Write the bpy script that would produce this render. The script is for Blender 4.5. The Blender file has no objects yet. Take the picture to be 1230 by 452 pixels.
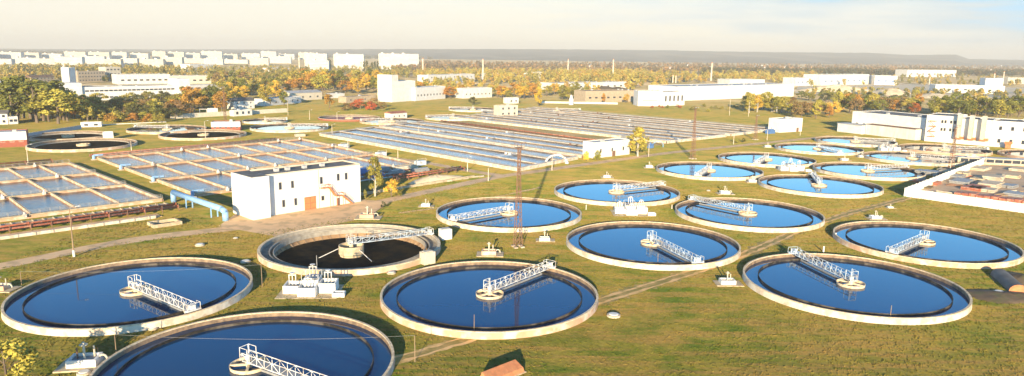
import bpy, math, random
import numpy as np
from mathutils import Vector, Matrix
random.seed(7); rng = np.random.default_rng(11)
R_ = math.radians
S = bpy.context.scene
C = S.collection
# ------------------------------------------------------------------ camera
FPX, PITCH, ROLL, CH = 864.22, 0.1844504, 0.0139626, 46.126
cp, sp = math.cos(PITCH), math.sin(PITCH)
FW = Vector((0, cp, -sp)); RT0 = Vector((1, 0, 0)); UP0 = Vector((0, sp, cp))
cr, sr = math.cos(ROLL), math.sin(ROLL)
RT = cr*RT0 + sr*UP0; UP = -sr*RT0 + cr*UP0
EYE = Vector((0, 0, CH))
cam = bpy.data.cameras.new('camera'); camo = bpy.data.objects.new('camera', cam); C.objects.link(camo)
m = Matrix((RT, UP, -FW)).transposed().to_4x4(); m.translation = EYE
camo.matrix_world = m
cam.sensor_width = 36; cam.lens = 36*FPX/1230; cam.clip_start = 1; cam.clip_end = 60000
S.camera = camo
# ------------------------------------------------------------------ sky, sun, exposure
SUN_EL, SUN_AZ = 11.0, 186.0     # azimuth clockwise from +Y
w = bpy.data.worlds.new('World'); S.world = w; w.use_nodes = True
nt = w.node_tree; nt.nodes.clear()
def N(nt, t, **k):
    n = nt.nodes.new(t)
    for a, b in k.items(): setattr(n, a, b)
    return n
out = N(nt, 'ShaderNodeOutputWorld'); bg = N(nt, 'ShaderNodeBackground')
sky = N(nt, 'ShaderNodeTexSky', sky_type='NISHITA', sun_disc=False, sun_elevation=R_(SUN_EL), sun_rotation=R_(SUN_AZ), altitude=100, air_density=1.0, dust_density=0.6, ozone_density=1.6)
tc = N(nt, 'ShaderNodeTexCoord'); sx = N(nt, 'ShaderNodeSeparateXYZ')
nt.links.new(tc.outputs['Generated'], sx.inputs[0])
rampz = N(nt, 'ShaderNodeValToRGB')     # how much of the low haze bank covers the blue
rampz.color_ramp.elements[0].position = 0.0; rampz.color_ramp.elements[0].color = (.92, .92, .92, 1)
rampz.color_ramp.elements[1].position = 0.42; rampz.color_ramp.elements[1].color = (0, 0, 0, 1)
for pos, v in ((.055, .92), (.085, .85), (.13, .70), (.22, .26)):
    e = rampz.color_ramp.elements.new(pos); e.color = (v, v, v, 1)
nt.links.new(sx.outputs['Z'], rampz.inputs[0])
# haze colour drifts from cream (left, low) to blue grey (right, higher)
mx = N(nt, 'ShaderNodeMath', operation='MULTIPLY_ADD'); mx.inputs[1].default_value = .85; mx.inputs[2].default_value = -.37
nt.links.new(sx.outputs['X'], mx.inputs[0])
mz = N(nt, 'ShaderNodeMath', operation='MULTIPLY_ADD'); mz.inputs[1].default_value = 5.5
nt.links.new(sx.outputs['Z'], mz.inputs[0]); nt.links.new(mx.outputs[0], mz.inputs[2])
mp = N(nt, 'ShaderNodeMapping'); mp.inputs['Scale'].default_value = (2.2, 2.2, 22)
nz = N(nt, 'ShaderNodeTexNoise'); nz.inputs['Scale'].default_value = 2.6; nz.inputs['Detail'].default_value = 4
nt.links.new(tc.outputs['Generated'], mp.inputs[0]); nt.links.new(mp.outputs[0], nz.inputs[0])
ma = N(nt, 'ShaderNodeMath', operation='MULTIPLY_ADD'); ma.inputs[1].default_value = 1.05
nt.links.new(nz.outputs['Fac'], ma.inputs[0]); nt.links.new(mz.outputs[0], ma.inputs[2])
rc = N(nt, 'ShaderNodeValToRGB')
HZ = 5.3
rc.color_ramp.elements[0].position = .38; rc.color_ramp.elements[0].color = (1.0, .91, .77, 1)
rc.color_ramp.elements[1].position = 1.0; rc.color_ramp.elements[1].color = (.42, .72, 1.0, 1)
e = rc.color_ramp.elements.new(.84); e.color = (.66, .72, .78, 1)
e = rc.color_ramp.elements.new(.62); e.color = (.88, .85, .80, 1)
nt.links.new(ma.outputs[0], rc.inputs[0])
sc = N(nt, 'ShaderNodeVectorMath', operation='SCALE'); sc.inputs['Scale'].default_value = HZ
nt.links.new(rc.outputs[0], sc.inputs[0])
sk2 = N(nt, 'ShaderNodeVectorMath', operation='MULTIPLY'); sk2.inputs[1].default_value = (.62, 1.06, 1.36)
nt.links.new(sky.outputs[0], sk2.inputs[0])
mix = N(nt, 'ShaderNodeMix', data_type='RGBA')
nt.links.new(rampz.outputs[0], mix.inputs[0]); nt.links.new(sk2.outputs[0], mix.inputs[6]); nt.links.new(sc.outputs[0], mix.inputs[7])
rb = N(nt, 'ShaderNodeValToRGB')     # clear light blue belt above the haze bank, deep dim zenith (stored at half value)
rb.color_ramp.elements[0].position = .074; rb.color_ramp.elements[0].color = (.5, .5, .5, 1)
rb.color_ramp.elements[1].position = .60; rb.color_ramp.elements[1].color = (.24, .26, .27, 1)
for pos, c in ((.11, (1.0, 1.22, 1.25)), (.18, (.52, .88, 1.04)), (.33, (.24, .48, .68))):
    e = rb.color_ramp.elements.new(pos); e.color = (*c, 1)
nt.links.new(sx.outputs['Z'], rb.inputs[0])
s2 = N(nt, 'ShaderNodeVectorMath', operation='SCALE'); s2.inputs['Scale'].default_value = 2.0
nt.links.new(rb.outputs[0], s2.inputs[0])
m2 = N(nt, 'ShaderNodeVectorMath', operation='MULTIPLY')
nt.links.new(mix.outputs[2], m2.inputs[0]); nt.links.new(s2.outputs[0], m2.inputs[1])
nt.links.new(m2.outputs[0], bg.inputs[0]); bg.inputs[1].default_value = 0.10
nt.links.new(bg.outputs[0], out.inputs[0])
sl = bpy.data.lights.new('sun', 'SUN'); sl.energy = 5.0; sl.angle = R_(.5); sl.color = (1, .78, .48)
so = bpy.data.objects.new('sun', sl); C.objects.link(so)
az = R_(SUN_AZ); el = R_(SUN_EL)
sd = Vector((math.sin(az)*math.cos(el), math.cos(az)*math.cos(el), math.sin(el)))
so.rotation_euler = sd.to_track_quat('Z', 'Y').to_euler(); so.location = (0, 0, 200)
S.view_settings.view_transform = 'Standard'; S.view_settings.look = 'None'; S.view_settings.gamma = 1
S.view_settings.use_curve_mapping = False
S.view_settings.exposure = 1.06
S.render.engine = 'CYCLES'
S.cycles.max_bounces = 6; S.cycles.diffuse_bounces = 2; S.cycles.glossy_bounces = 3; S.cycles.volume_bounces = 0; S.cycles.transparent_max_bounces = 4

# ------------------------------------------------------------------ survey helpers
def ray(x, y): return FW*FPX + RT*(x-615) - UP*(y-226)
def G(x, y, z=0.0):
    d = ray(x, y); t = (z-CH)/d.z; return EYE + d*t
def at(x, y, Y):
    d = ray(x, y); return EYE + d*(Y/d.y)
def height(p, ytop):
    """height of a vertical thing at ground point p whose top reads at image row ytop"""
    lo, hi = 0., 300.
    for _ in range(40):
        mid = (lo+hi)/2; d = Vector((p.x, p.y, mid))-EYE
        yy = 226-FPX*d.dot(UP)/d.dot(FW)
        if yy > ytop: lo = mid
        else: hi = mid
    return lo
A44 = R_(44); U = Vector((math.cos(A44), math.sin(A44), 0)); V = Vector((-math.sin(A44), math.cos(A44), 0))
def UV(u, v, z=0): return U*u + V*v + Vector((0, 0, z))

# ------------------------------------------------------------------ materials
def newmat(name):
    m = bpy.data.materials.new(name); m.use_nodes = True
    return m, m.node_tree, m.node_tree.nodes['Principled BSDF']
def L(nt, a, b): nt.links.new(a, b)
def mat(name, c1, c2=None, scale=1.0, rough=.8, bump=0.0, stretch=(1, 1, 1), metal=0, rnd=0.0, detail=5, lo=.35, hi=.65, spec=.3, c3=None, s3=6.0, a3=.3):
    m, nt, b = newmat(name)
    b.inputs['Roughness'].default_value = rough; b.inputs['Metallic'].default_value = metal
    b.inputs['Specular IOR Level'].default_value = spec
    if c2 is None: c2 = tuple(x*.78 for x in c1)
    tc = N(nt, 'ShaderNodeTexCoord'); mp = N(nt, 'ShaderNodeMapping'); mp.inputs['Scale'].default_value = stretch
    L(nt, tc.outputs['Object'], mp.inputs[0])
    oi = N(nt, 'ShaderNodeObjectInfo')
    va = N(nt, 'ShaderNodeVectorMath', operation='MULTIPLY_ADD'); va.inputs[1].default_value = (1, 1, 1)
    L(nt, mp.outputs[0], va.inputs[0])
    cx = N(nt, 'ShaderNodeCombineXYZ'); ms = N(nt, 'ShaderNodeMath', operation='MULTIPLY'); ms.inputs[1].default_value = 300
    L(nt, oi.outputs['Random'], ms.inputs[0]); L(nt, ms.outputs[0], cx.inputs[0]); L(nt, cx.outputs[0], va.inputs[2])
    n = N(nt, 'ShaderNodeTexNoise'); n.inputs['Scale'].default_value = scale; n.inputs['Detail'].default_value = detail; n.inputs['Roughness'].default_value = .6
    L(nt, va.outputs[0], n.inputs[0])
    r = N(nt, 'ShaderNodeValToRGB'); r.color_ramp.elements[0].position = lo; r.color_ramp.elements[1].position = hi
    r.color_ramp.elements[0].color = (*c2, 1); r.color_ramp.elements[1].color = (*c1, 1)
    L(nt, n.outputs['Fac'], r.inputs[0]); col = r.outputs[0]
    if c3 is not None:
        n3 = N(nt, 'ShaderNodeTexNoise'); n3.inputs['Scale'].default_value = s3; n3.inputs['Detail'].default_value = 3
        L(nt, va.outputs[0], n3.inputs[0])
        r3 = N(nt, 'ShaderNodeValToRGB'); r3.color_ramp.elements[0].position = .5; r3.color_ramp.elements[1].position = .62
        r3.color_ramp.elements[0].color = (0, 0, 0, 1); r3.color_ramp.elements[1].color = (a3, a3, a3, 1)
        L(nt, n3.outputs['Fac'], r3.inputs[0])
        mm = N(nt, 'ShaderNodeMix', data_type='RGBA'); L(nt, r3.outputs[0], mm.inputs[0]); L(nt, col, mm.inputs[6]); mm.inputs[7].default_value = (*c3, 1)
        col = mm.outputs[2]
    if rnd:
        h = N(nt, 'ShaderNodeHueSaturation')
        mr = N(nt, 'ShaderNodeMapRange'); mr.inputs['To Min'].default_value = 1-rnd; mr.inputs['To Max'].default_value = 1+rnd
        L(nt, oi.outputs['Random'], mr.inputs[0]); L(nt, mr.outputs[0], h.inputs['Value'])
        mr2 = N(nt, 'ShaderNodeMapRange'); mr2.inputs['To Min'].default_value = .5-rnd*.06; mr2.inputs['To Max'].default_value = .5+rnd*.06
        ml = N(nt, 'ShaderNodeMath', operation='FRACT'); m7 = N(nt, 'ShaderNodeMath', operation='MULTIPLY'); m7.inputs[1].default_value = 17.3
        L(nt, oi.outputs['Random'], m7.inputs[0]); L(nt, m7.outputs[0], ml.inputs[0]); L(nt, ml.outputs[0], mr2.inputs[0]); L(nt, mr2.outputs[0], h.inputs['Hue'])
        L(nt, col, h.inputs['Color']); col = h.outputs[0]
    L(nt, col, b.inputs['Base Color'])
    if bump:
        nb = N(nt, 'ShaderNodeTexNoise'); nb.inputs['Scale'].default_value = scale*4; nb.inputs['Detail'].default_value = 4
        L(nt, va.outputs[0], nb.inputs[0])
        bp = N(nt, 'ShaderNodeBump'); bp.inputs['Strength'].default_value = bump; bp.inputs['Distance'].default_value = .3
        L(nt, nb.outputs['Fac'], bp.inputs['Height']); L(nt, bp.outputs[0], b.inputs['Normal'])
    return m
def water(name, col, rough=.05, bump=.03, scale=.8, col2=None, mixscale=.12):
    m, nt, b = newmat(name)
    b.inputs['Roughness'].default_value = rough; b.inputs['IOR'].default_value = 1.33
    b.inputs['Specular IOR Level'].default_value = .5
    tc = N(nt, 'ShaderNodeTexCoord')
    if col2:
        n = N(nt, 'ShaderNodeTexNoise'); n.inputs['Scale'].default_value = mixscale; n.inputs['Detail'].default_value = 6
        n.inputs['Roughness'].default_value = .65
        L(nt, tc.outputs['Object'], n.inputs[0]); r = N(nt, 'ShaderNodeValToRGB')
        r.color_ramp.elements[0].position = .42; r.color_ramp.elements[1].position = .6
        r.color_ramp.elements[0].color = (*col, 1); r.color_ramp.elements[1].color = (*col2, 1)
        L(nt, n.outputs['Fac'], r.inputs[0]); L(nt, r.outputs[0], b.inputs['Base Color'])
    else: b.inputs['Base Color'].default_value = (*col, 1)
    nb = N(nt, 'ShaderNodeTexNoise'); nb.inputs['Scale'].default_value = scale; nb.inputs['Detail'].default_value = 3
    L(nt, tc.outputs['Object'], nb.inputs[0])
    bp = N(nt, 'ShaderNodeBump'); bp.inputs['Strength'].default_value = bump; bp.inputs['Distance'].default_value = .3
    L(nt, nb.outputs['Fac'], bp.inputs['Height']); L(nt, bp.outputs[0], b.inputs['Normal'])
    return m
M = {}
M['white'] = mat('white_paint', (.80, .78, .73), (.70, .66, .59), .35, .7, stretch=(1, 1, .25), c3=(.45, .38, .3), s3=.8, a3=.22)
M['white_clean'] = mat('white_plaster', (.82, .80, .76), (.74, .71, .65), .3, .75)
M['cream'] = mat('cream_plaster', (.66, .60, .48), (.56, .49, .38), .3, .8)
M['beige'] = mat('beige_brick', (.50, .40, .28), (.38, .30, .21), .5, .85)
M['city'] = mat('panel_block_concrete', (.76, .72, .64), (.62, .58, .51), .02, .85)
M['city2'] = mat('cream_panel_concrete', (.74, .66, .53), (.60, .53, .42), .02, .85)
M['grey_roof'] = mat('grey_roofing', (.20, .19, .18), (.11, .105, .10), .25, .85)
M['pale_roof'] = mat('pale_roofing', (.52, .53, .54), (.40, .40, .40), .2, .7)
M['brown_roof'] = mat('brown_roofing', (.22, .13, .09), (.14, .09, .07), .4, .85)
M['rim_white'] = mat('whitewashed_concrete', (.78, .71, .60), (.60, .50, .38), .35, .85, .25, c3=(.42, .28, .19), s3=.55, a3=.55)
M['rim_pink'] = mat('worn_pink_concrete', (.70, .45, .30), (.55, .32, .20), .3, .88, .3, c3=(.72, .66, .56), s3=.4, a3=.7)
M['rim_top'] = mat('sandy_concrete', (.84, .68, .47), (.68, .53, .35), .6, .9, .3, c3=(.34, .25, .16), s3=1.5, a3=.45)
M['inner'] = mat('stain_and_shade_concrete', (.34, .24, .16), (.15, .11, .08), .8, .8, .3)
M['weir'] = mat('grey_weir_concrete', (.42, .38, .32), (.28, .25, .21), .8, .8, .2)
M['dark_weir'] = mat('dark_weir_concrete', (.035, .03, .025), (.012, .012, .012), 1.0, .7, c3=(.2, .17, .14), s3=.35, a3=.5)  # near-black weir concrete with paler blotches
M['steel'] = mat('white_painted_steel', (.80, .80, .79), (.60, .59, .57), .8, .5, c3=(.34, .22, .14), s3=.7, a3=.45)
M['steel_blue'] = mat('pale_blue_painted_steel', (.60, .70, .78), (.50, .58, .66), .8, .5, c3=(.32, .20, .13), s3=.6, a3=.5)
M['rail'] = mat('dull_galvanised_rail', (.46, .44, .41), (.34, .30, .27), 1., .6)
M['grey_steel'] = mat('grey_steel', (.34, .34, .34), (.24, .24, .24), 2., .5)
M['rust'] = mat('rusty_steel', (.26, .14, .09), (.17, .10, .07), 2., .75)
M['redpipe'] = mat('red_lead_pipe', (.46, .14, .08), (.32, .11, .07), .6, .65, c3=(.5, .35, .25), s3=1.2, a3=.5)
M['bluepipe'] = mat('pale_blue_pipe', (.30, .52, .80), (.24, .42, .68), 1., .45)
M['concrete'] = mat('pale_concrete', (.66, .54, .36), (.52, .41, .27), .3, .88, .2, c3=(.3, .22, .15), s3=.9, a3=.45)
M['concrete_w'] = mat('bright_concrete', (.62, .55, .44), (.46, .38, .28), .2, .88, .15, c3=(.34, .25, .18), s3=.7, a3=.45)
M['walk'] = mat('bright_walkway_slabs', (.84, .80, .72), (.58, .53, .45), .25, .85, .1, c3=(.50, .36, .24), s3=.4, a3=.6)
M['panel'] = mat('ochre_concrete_panels', (.46, .30, .16), (.26, .16, .09), .7, .85, .2)
M['brick'] = mat('orange_brick', (.66, .27, .12), (.50, .19, .09), 1.2, .9, .3, c3=(.30, .16, .09), s3=1.1, a3=.25)
M['redbrick'] = mat('red_brick', (.36, .11, .07), (.28, .09, .06), .8, .85, .1)
M['door'] = mat('orange_door_paint', (.62, .24, .10), (.52, .20, .08), 1., .55)
M['glass'] = mat('dark_window_glass', (.05, .06, .08), (.03, .035, .05), .6, .12, spec=.6)
M['frame'] = mat('window_frame_paint', (.5, .48, .44), None, 1, .6)
M['dark'] = mat('dark_void', (.03, .03, .03), (.02, .02, .02), 1, .9)
M['timber'] = mat('weathered_timber', (.34, .24, .15), (.22, .15, .1), 2, .9, stretch=(1, 1, .1))
M['sand'] = mat('piled_sand', (.90, .74, .50), (.66, .52, .34), .15, .95, .4)
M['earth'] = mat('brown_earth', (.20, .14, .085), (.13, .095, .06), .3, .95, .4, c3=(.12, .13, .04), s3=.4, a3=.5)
M['dirt'] = mat('pale_dirt_road', (.92, .60, .33), (.78, .50, .27), .12, .95, .15, c3=(.28, .22, .12), s3=.25, a3=.4)
M['track'] = mat('worn_track_soil', (.92, .56, .24), (.50, .34, .11), .35, .95, .2, lo=.35, hi=.55)
M['yard'] = mat('dusty_yard_ground', (.74, .52, .34), (.50, .35, .22), .12, .95, .1)
M['blueblock'] = mat('blue_sheet', (.10, .22, .48), (.07, .15, .34), .4, .5)
M['water'] = water('settling_tank_water', (.003, .040, .112), .03, .012, .7)
M['basinwater'] = water('aeration_basin_water', (.008, .040, .090), .08, .3, 1.6, (.13, .085, .045), .34)
M['foam'] = water('foamy_channel_water', (.20, .20, .19), .25, .3, 1.2, (.56, .47, .34), .08)
M['foamblue'] = water('grey_blue_channel_water', (.10, .15, .21), .16, .3, 1.2, (.46, .43, .38), .06)
M['sludge'] = water('dark_tank_sludge', (.010, .012, .014), .10, .08, .6, (.035, .026, .016), .2)
M['sludge'].node_tree.nodes['Principled BSDF'].inputs['Specular IOR Level'].default_value = .0
for k_ in ('basinwater', 'foam', 'foamblue'): M[k_].node_tree.nodes['Principled BSDF'].inputs['Specular IOR Level'].default_value = .27
M['bark'] = mat('tree_bark', (.22, .17, .12), (.12, .09, .07), 3, .95)
M['birchbark'] = mat('pale_birch_bark', (.6, .56, .5), (.3, .27, .24), 5, .9)
def leaf(name, c1, c2, rnd=.16):
    m = mat(name, c1, c2, 5.0, .75, rnd=rnd, lo=.38, hi=.62, spec=.15, detail=3)
    return m
LEAF = {
 'green': leaf('green_foliage', (.230, .235, .045), (.105, .120, .028)),
 'olive': leaf('olive_foliage', (.330, .300, .060), (.155, .150, .034)),
 'yellow': leaf('yellow_foliage', (.800, .520, .075), (.500, .330, .050)),
 'gold': leaf('golden_green_foliage', (.520, .430, .080), (.270, .240, .048)),
 'orange': leaf('orange_foliage', (.600, .300, .060), (.340, .180, .040)),
 'red': leaf('red_foliage', (.560, .150, .050), (.360, .100, .035)),
 'brown': leaf('brown_foliage', (.360, .235, .095), (.200, .130, .055)),
 'dark': leaf('dark_green_foliage', (.120, .125, .040), (.060, .068, .024)),
}

# ------------------------------------------------------------------ mesh builder
class MB:
    def __init__(s): s.v = []; s.f = []
    def add(s, vs, fs):
        o = len(s.v); s.v += [tuple(x) for x in vs]; s.f += [tuple(i+o for i in f) for f in fs]; return s
    def hexa(s, b, t):
        return s.add(list(b)+list(t), [(3, 2, 1, 0), (4, 5, 6, 7), (0, 1, 5, 4), (1, 2, 6, 5), (2, 3, 7, 6), (3, 0, 4, 7)])
    def box(s, x0, x1, y0, y1, z0, z1):
        return s.hexa([(x0, y0, z0), (x1, y0, z0), (x1, y1, z0), (x0, y1, z0)], [(x0, y0, z1), (x1, y0, z1), (x1, y1, z1), (x0, y1, z1)])
    def obox(s, p, ang, Lx, Ly, z0, z1):
        c, n = math.cos(ang), math.sin(ang)
        q = [(p[0]+c*a*Lx/2-n*b*Ly/2, p[1]+n*a*Lx/2+c*b*Ly/2) for a, b in ((-1, -1), (1, -1), (1, 1), (-1, 1))]
        return s.hexa([(x, y, z0) for x, y in q], [(x, y, z1) for x, y in q])
    def seg(s, p, q, wd, z0, z1):
        dx, dy = q[0]-p[0], q[1]-p[1]
        return s.obox(((p[0]+q[0])/2, (p[1]+q[1])/2), math.atan2(dy, dx), math.hypot(dx, dy), wd, z0, z1)
    def tube(s, P, Q, r0, r1=None, n=6, caps=True):
        P, Q = Vector(P), Vector(Q); r1 = r0 if r1 is None else r1
        d = (Q-P).normalized(); a = d.orthogonal().normalized(); b = d.cross(a)
        vs = []
        for c, r in ((P, r0), (Q, r1)):
            for i in range(n):
                t = 2*math.pi*i/n+.785; vs.append(c+a*r*math.cos(t)+b*r*math.sin(t))
        fs = [(i, (i+1) % n, n+(i+1) % n, n+i) for i in range(n)]
        if caps: fs += [tuple(range(n))[::-1], tuple(range(n, 2*n))]
        return s.add(vs, fs)
    def bar(s, P, Q, r): return s.tube(P, Q, r*.71, n=4)
    def path(s, pts, r, n=8):
        for a, b in zip(pts[:-1], pts[1:]): s.tube(a, b, r, n=n)
        return s
    def lathe(s, prof, n=96, c=(0, 0), closed=False, a0=0, a1=2*math.pi):
        k = len(prof); full = abs(a1-a0-2*math.pi) < 1e-6; m_ = n if full else n+1
        vs = []
        for i in range(m_):
            t = a0+(a1-a0)*i/n
            for r, z in prof: vs.append((c[0]+r*math.cos(t), c[1]+r*math.sin(t), z))
        fs = []
        for i in range(n):
            j = (i+1) % m_
            for q in range(k if closed else k-1):
                q2 = (q+1) % k; fs.append((i*k+q, j*k+q, j*k+q2, i*k+q2))
        return s.add(vs, fs)
    def prism(s, poly, z0, z1):
        n = len(poly)
        return s.add([(x, y, z0) for x, y in poly]+[(x, y, z1) for x, y in poly],
                     [tuple(range(n))[::-1], tuple(range(n, 2*n))]+[(i, (i+1) % n, n+(i+1) % n, n+i) for i in range(n)])
    def quad(s, a, b, c, d): return s.add([a, b, c, d], [(0, 1, 2, 3)])
    def mesh(s, name, off=None, smooth=False):
        me = bpy.data.meshes.new(name)
        v = s.v if off is None else [(x-off[0], y-off[1], z-off[2]) for x, y, z in s.v]
        me.from_pydata(v, [], s.f); me.update()
        if smooth: me.polygons.foreach_set('use_smooth', [True]*len(me.polygons))
        return me
def thing(name, label, cat, loc=(0, 0, 0), rz=0, group=None):
    o = bpy.data.objects.new(name, None); o.empty_display_size = .5; C.objects.link(o)
    o.location = loc; o.rotation_euler = (0, 0, rz); tag(o, label, cat, group); return o
def tag(o, label, cat, group=None, kind=None):
    if label: o['label'] = label
    if cat: o['category'] = cat
    if group: o['group'] = group
    if kind: o['kind'] = kind
    return o
def ob(name, me, material, parent=None, loc=None, rz=0, scale=None):
    """object on (shared) mesh data with its material on the object slot"""
    o = bpy.data.objects.new(name, me); C.objects.link(o)
    if not me.materials: me.materials.append(material)
    if me.materials[0] != material:
        o.material_slots[0].link = 'OBJECT'; o.material_slots[0].material = material
    if parent: o.parent = parent
    if loc is not None: o.location = loc
    o.rotation_euler[2] = rz
    if scale is not None: o.scale = scale
    return o
def wpart(name, mb, material, parent, smooth=False):
    """mesh given in world coordinates under an unrotated thing"""
    return ob(name, mb.mesh(name, parent.location if parent else None, smooth), material, parent)
def struct(name, mb, material):
    return tag(ob(name, mb.mesh(name), material), None, None, kind='structure')
def wmesh(name, mb, material, label, cat, group=None, smooth=False):
    o0 = Vector(mb.v[0]); o0.z = 0
    o = ob(name, mb.mesh(name, o0, smooth), material); o.location = o0
    return tag(o, label, cat, group)

# ------------------------------------------------------------------ ground
def ground_mat():
    m, nt, b = newmat('mown_grass_and_soil'); b.inputs['Roughness'].default_value = .95; b.inputs['Specular IOR Level'].default_value = .1; b.inputs['Diffuse Roughness'].default_value = 1.0
    g = N(nt, 'ShaderNodeNewGeometry')
    def noise(scale, detail=5, rot=None, sc=(1, 1, 1)):
        mp = N(nt, 'ShaderNodeMapping'); mp.inputs['Scale'].default_value = sc
        if rot is not None: mp.inputs['Rotation'].default_value = (0, 0, rot)
        L(nt, g.outputs['Position'], mp.inputs[0])
        n = N(nt, 'ShaderNodeTexNoise'); n.inputs['Scale'].default_value = scale; n.inputs['Detail'].default_value = detail; n.inputs['Roughness'].default_value = .70
        L(nt, mp.outputs[0], n.inputs[0]); return n.outputs['Fac']
    def ramp(f, a, b_, ca, cb):
        r = N(nt, 'ShaderNodeValToRGB'); r.color_ramp.elements[0].position = a; r.color_ramp.elements[1].position = b_
        r.color_ramp.elements[0].color = (*ca, 1); r.color_ramp.elements[1].color = (*cb, 1); L(nt, f, r.inputs[0]); return r.outputs[0]
    def mixc(f, a, b_):
        mm = N(nt, 'ShaderNodeMix', data_type='RGBA')
        L(nt, f, mm.inputs[0])
        for i, c in ((6, a), (7, b_)):
            if isinstance(c, tuple): mm.inputs[i].default_value = (*c, 1)
            else: L(nt, c, mm.inputs[i])
        return mm.outputs[2]
    big = noise(.022, 4); mid = noise(.11, 6); fine = noise(1.3, 6)
    streak = noise(.45, 6, rot=-R_(40), sc=(.12, 1, 1))
    c = ramp(mid, .42, .58, (.085, .135, .012), (.245, .210, .036))
    c = mixc(ramp(big, .42, .60, (0, 0, 0), (.55, .55, .55)), c, (.330, .220, .055))
    c = mixc(ramp(streak, .47, .56, (0, 0, 0), (.62, .62, .62)), c, (.320, .195, .065))
    c = mixc(ramp(noise(.06, 7), .60, .70, (0, 0, 0), (.6, .6, .6)), c, (.085, .150, .012))
    c = mixc(ramp(fine, .35, .62, (.38, .38, .38), (0, 0, 0)), c, (.040, .045, .010))
    c = mixc(ramp(noise(.30, 6, rot=-R_(40), sc=(.25, 1, 1)), .54, .64, (0, 0, 0), (.7, .7, .7)), c, (.075, .115, .012))
    c = mixc(ramp(noise(.8, 5), .60, .70, (0, 0, 0), (.55, .55, .55)), c, (.060, .060, .016))
    # beyond the works the land turns to paler town ground
    ln = N(nt, 'ShaderNodeVectorMath', operation='LENGTH'); L(nt, g.outputs['Position'], ln.inputs[0])
    far = N(nt, 'ShaderNodeMapRange'); far.inputs['From Min'].default_value = 620; far.inputs['From Max'].default_value = 900
    L(nt, ln.outputs['Value'], far.inputs[0])
    town = ramp(noise(.012, 7), .40, .62, (.15, .13, .05), (.36, .28, .18))
    c = mixc(far.outputs[0], c, town)
    L(nt, c, b.inputs['Base Color'])
    bp = N(nt, 'ShaderNodeBump'); bp.inputs['Strength'].default_value = .55; bp.inputs['Distance'].default_value = .25
    L(nt, noise(1.1, 7), bp.inputs['Height']); L(nt, bp.outputs[0], b.inputs['Normal'])
    return m
M['ground'] = ground_mat()
PITS = [(-37.9, 165.0, 21.0), (-205, 341, 23.0), (-233, 375, 20.0), (-168, 389, 22.0), (-114, 501, 21.0)]
from mathutils.geometry import tessellate_polygon
gx0, gx1, gy0, gy1 = -900, 900, -300, 1200
loops = [[Vector((gx0, gy0, 0)), Vector((gx1, gy0, 0)), Vector((gx1, gy1, 0)), Vector((gx0, gy1, 0))]]
for x, y, r in PITS: loops.append([Vector((x+r*math.cos(-2*math.pi*i/48), y+r*math.sin(-2*math.pi*i/48), 0)) for i in range(48)])
mb = MB(); vs = [p for l in loops for p in l]; tri = tessellate_polygon(loops)
tri = [t if (vs[t[1]]-vs[t[0]]).cross(vs[t[2]]-vs[t[0]]).z > 0 else t[::-1] for t in tri]
mb.add(vs, tri)
mb.quad((-16000, gy0, 0), (gx0, gy0, 0), (gx0, gy1, 0), (-16000, gy1, 0)); mb.quad((gx1, gy0, 0), (16000, gy0, 0), (16000, gy1, 0), (gx1, gy1, 0))
mb.quad((-16000, gy1, 0), (16000, gy1, 0), (16000, 22000, 0), (-16000, 22000, 0))
struct('ground', mb, M['ground'])
def ribbon(pts, width, z, jitter=0.0, step=4.0):
    P = []
    for a, b in zip(pts[:-1], pts[1:]):
        n = max(1, int((b-a).length/step))
        P += [a.lerp(b, i/n) for i in range(n)]
    P.append(pts[-1])
    for _ in range(3):
        P = [P[0]]+[(P[i-1]+P[i]*2+P[i+1])/4 for i in range(1, len(P)-1)]+[P[-1]]
    mb = MB(); vs = []
    for i, p in enumerate(P):
        d = (P[min(i+1, len(P)-1)]-P[max(i-1, 0)]).normalized(); nrm = Vector((-d.y, d.x, 0))
        a, b = width/2+random.uniform(-jitter, jitter), width/2+random.uniform(-jitter, jitter)
        vs += [(p.x+nrm.x*a, p.y+nrm.y*a, z), (p.x-nrm.x*b, p.y-nrm.y*b, z)]
    mb.add(vs, [(2*i, 2*i+1, 2*i+3, 2*i+2) for i in range(len(P)-1)]); return mb
PX = lambda *l: [G(*p) for p in l]
struct('road', ribbon(PX((-60, 333), (0, 320), (150, 289), (325, 269), (450, 244), (600, 212), (800, 184), (1000, 163.5)), 5.4, .012, .25), M['dirt'])
struct('path', ribbon(PX((395, 173), (450, 187), (520, 197), (580, 208), (606, 212)), 5, .016, .3), M['dirt'])
struct('path', ribbon(PX((480, 256), (540, 248), (590, 238), (650, 225)), 1.2, .016, .3), M['dirt'])
mb = MB(); pl = PX((262, 272), (283, 257), (318, 262), (322, 259), (434, 240), (470, 242), (440, 262), (330, 284))
mb.add([(p.x, p.y, .020) for p in pl], [tuple(range(len(pl)))[::-1]]); struct('forecourt', mb, M['dirt'])
tr = PX((330, 475), (450, 440), (560, 408), (700, 368), (800, 337), (870, 315), (930, 290), (960, 276), (1020, 256), (1090, 238))
for off in (-.95, .95):
    q = [Vector((p.x-off*.72, p.y+off*.72, 0)) for p in tr]
    struct('track', ribbon(q, .75, .008, .28, 1.6), M['track'])
struct('track', ribbon(tr, 3.2, .004, 1.2, 1.4), mat('trodden_grass', (.56, .36, .13), (.24, .21, .04), .4, .95, .3))
mb = MB(); pl = [UV(268, 82), UV(268, 20), UV(390, 20), UV(382, 84)]
mb.add([(p.x, p.y, .008) for p in pl], [(0, 1, 2, 3)]); struct('yard', mb, M['yard'])
mb = MB(); pl = PX((955, 112), (1240, 122), (1240, 106), (1100, 101), (960, 100))
mb.add([(p.x, p.y, .05) for p in pl], [tuple(range(len(pl)))]); struct('sandy_ground', mb, M['sand'])

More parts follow.
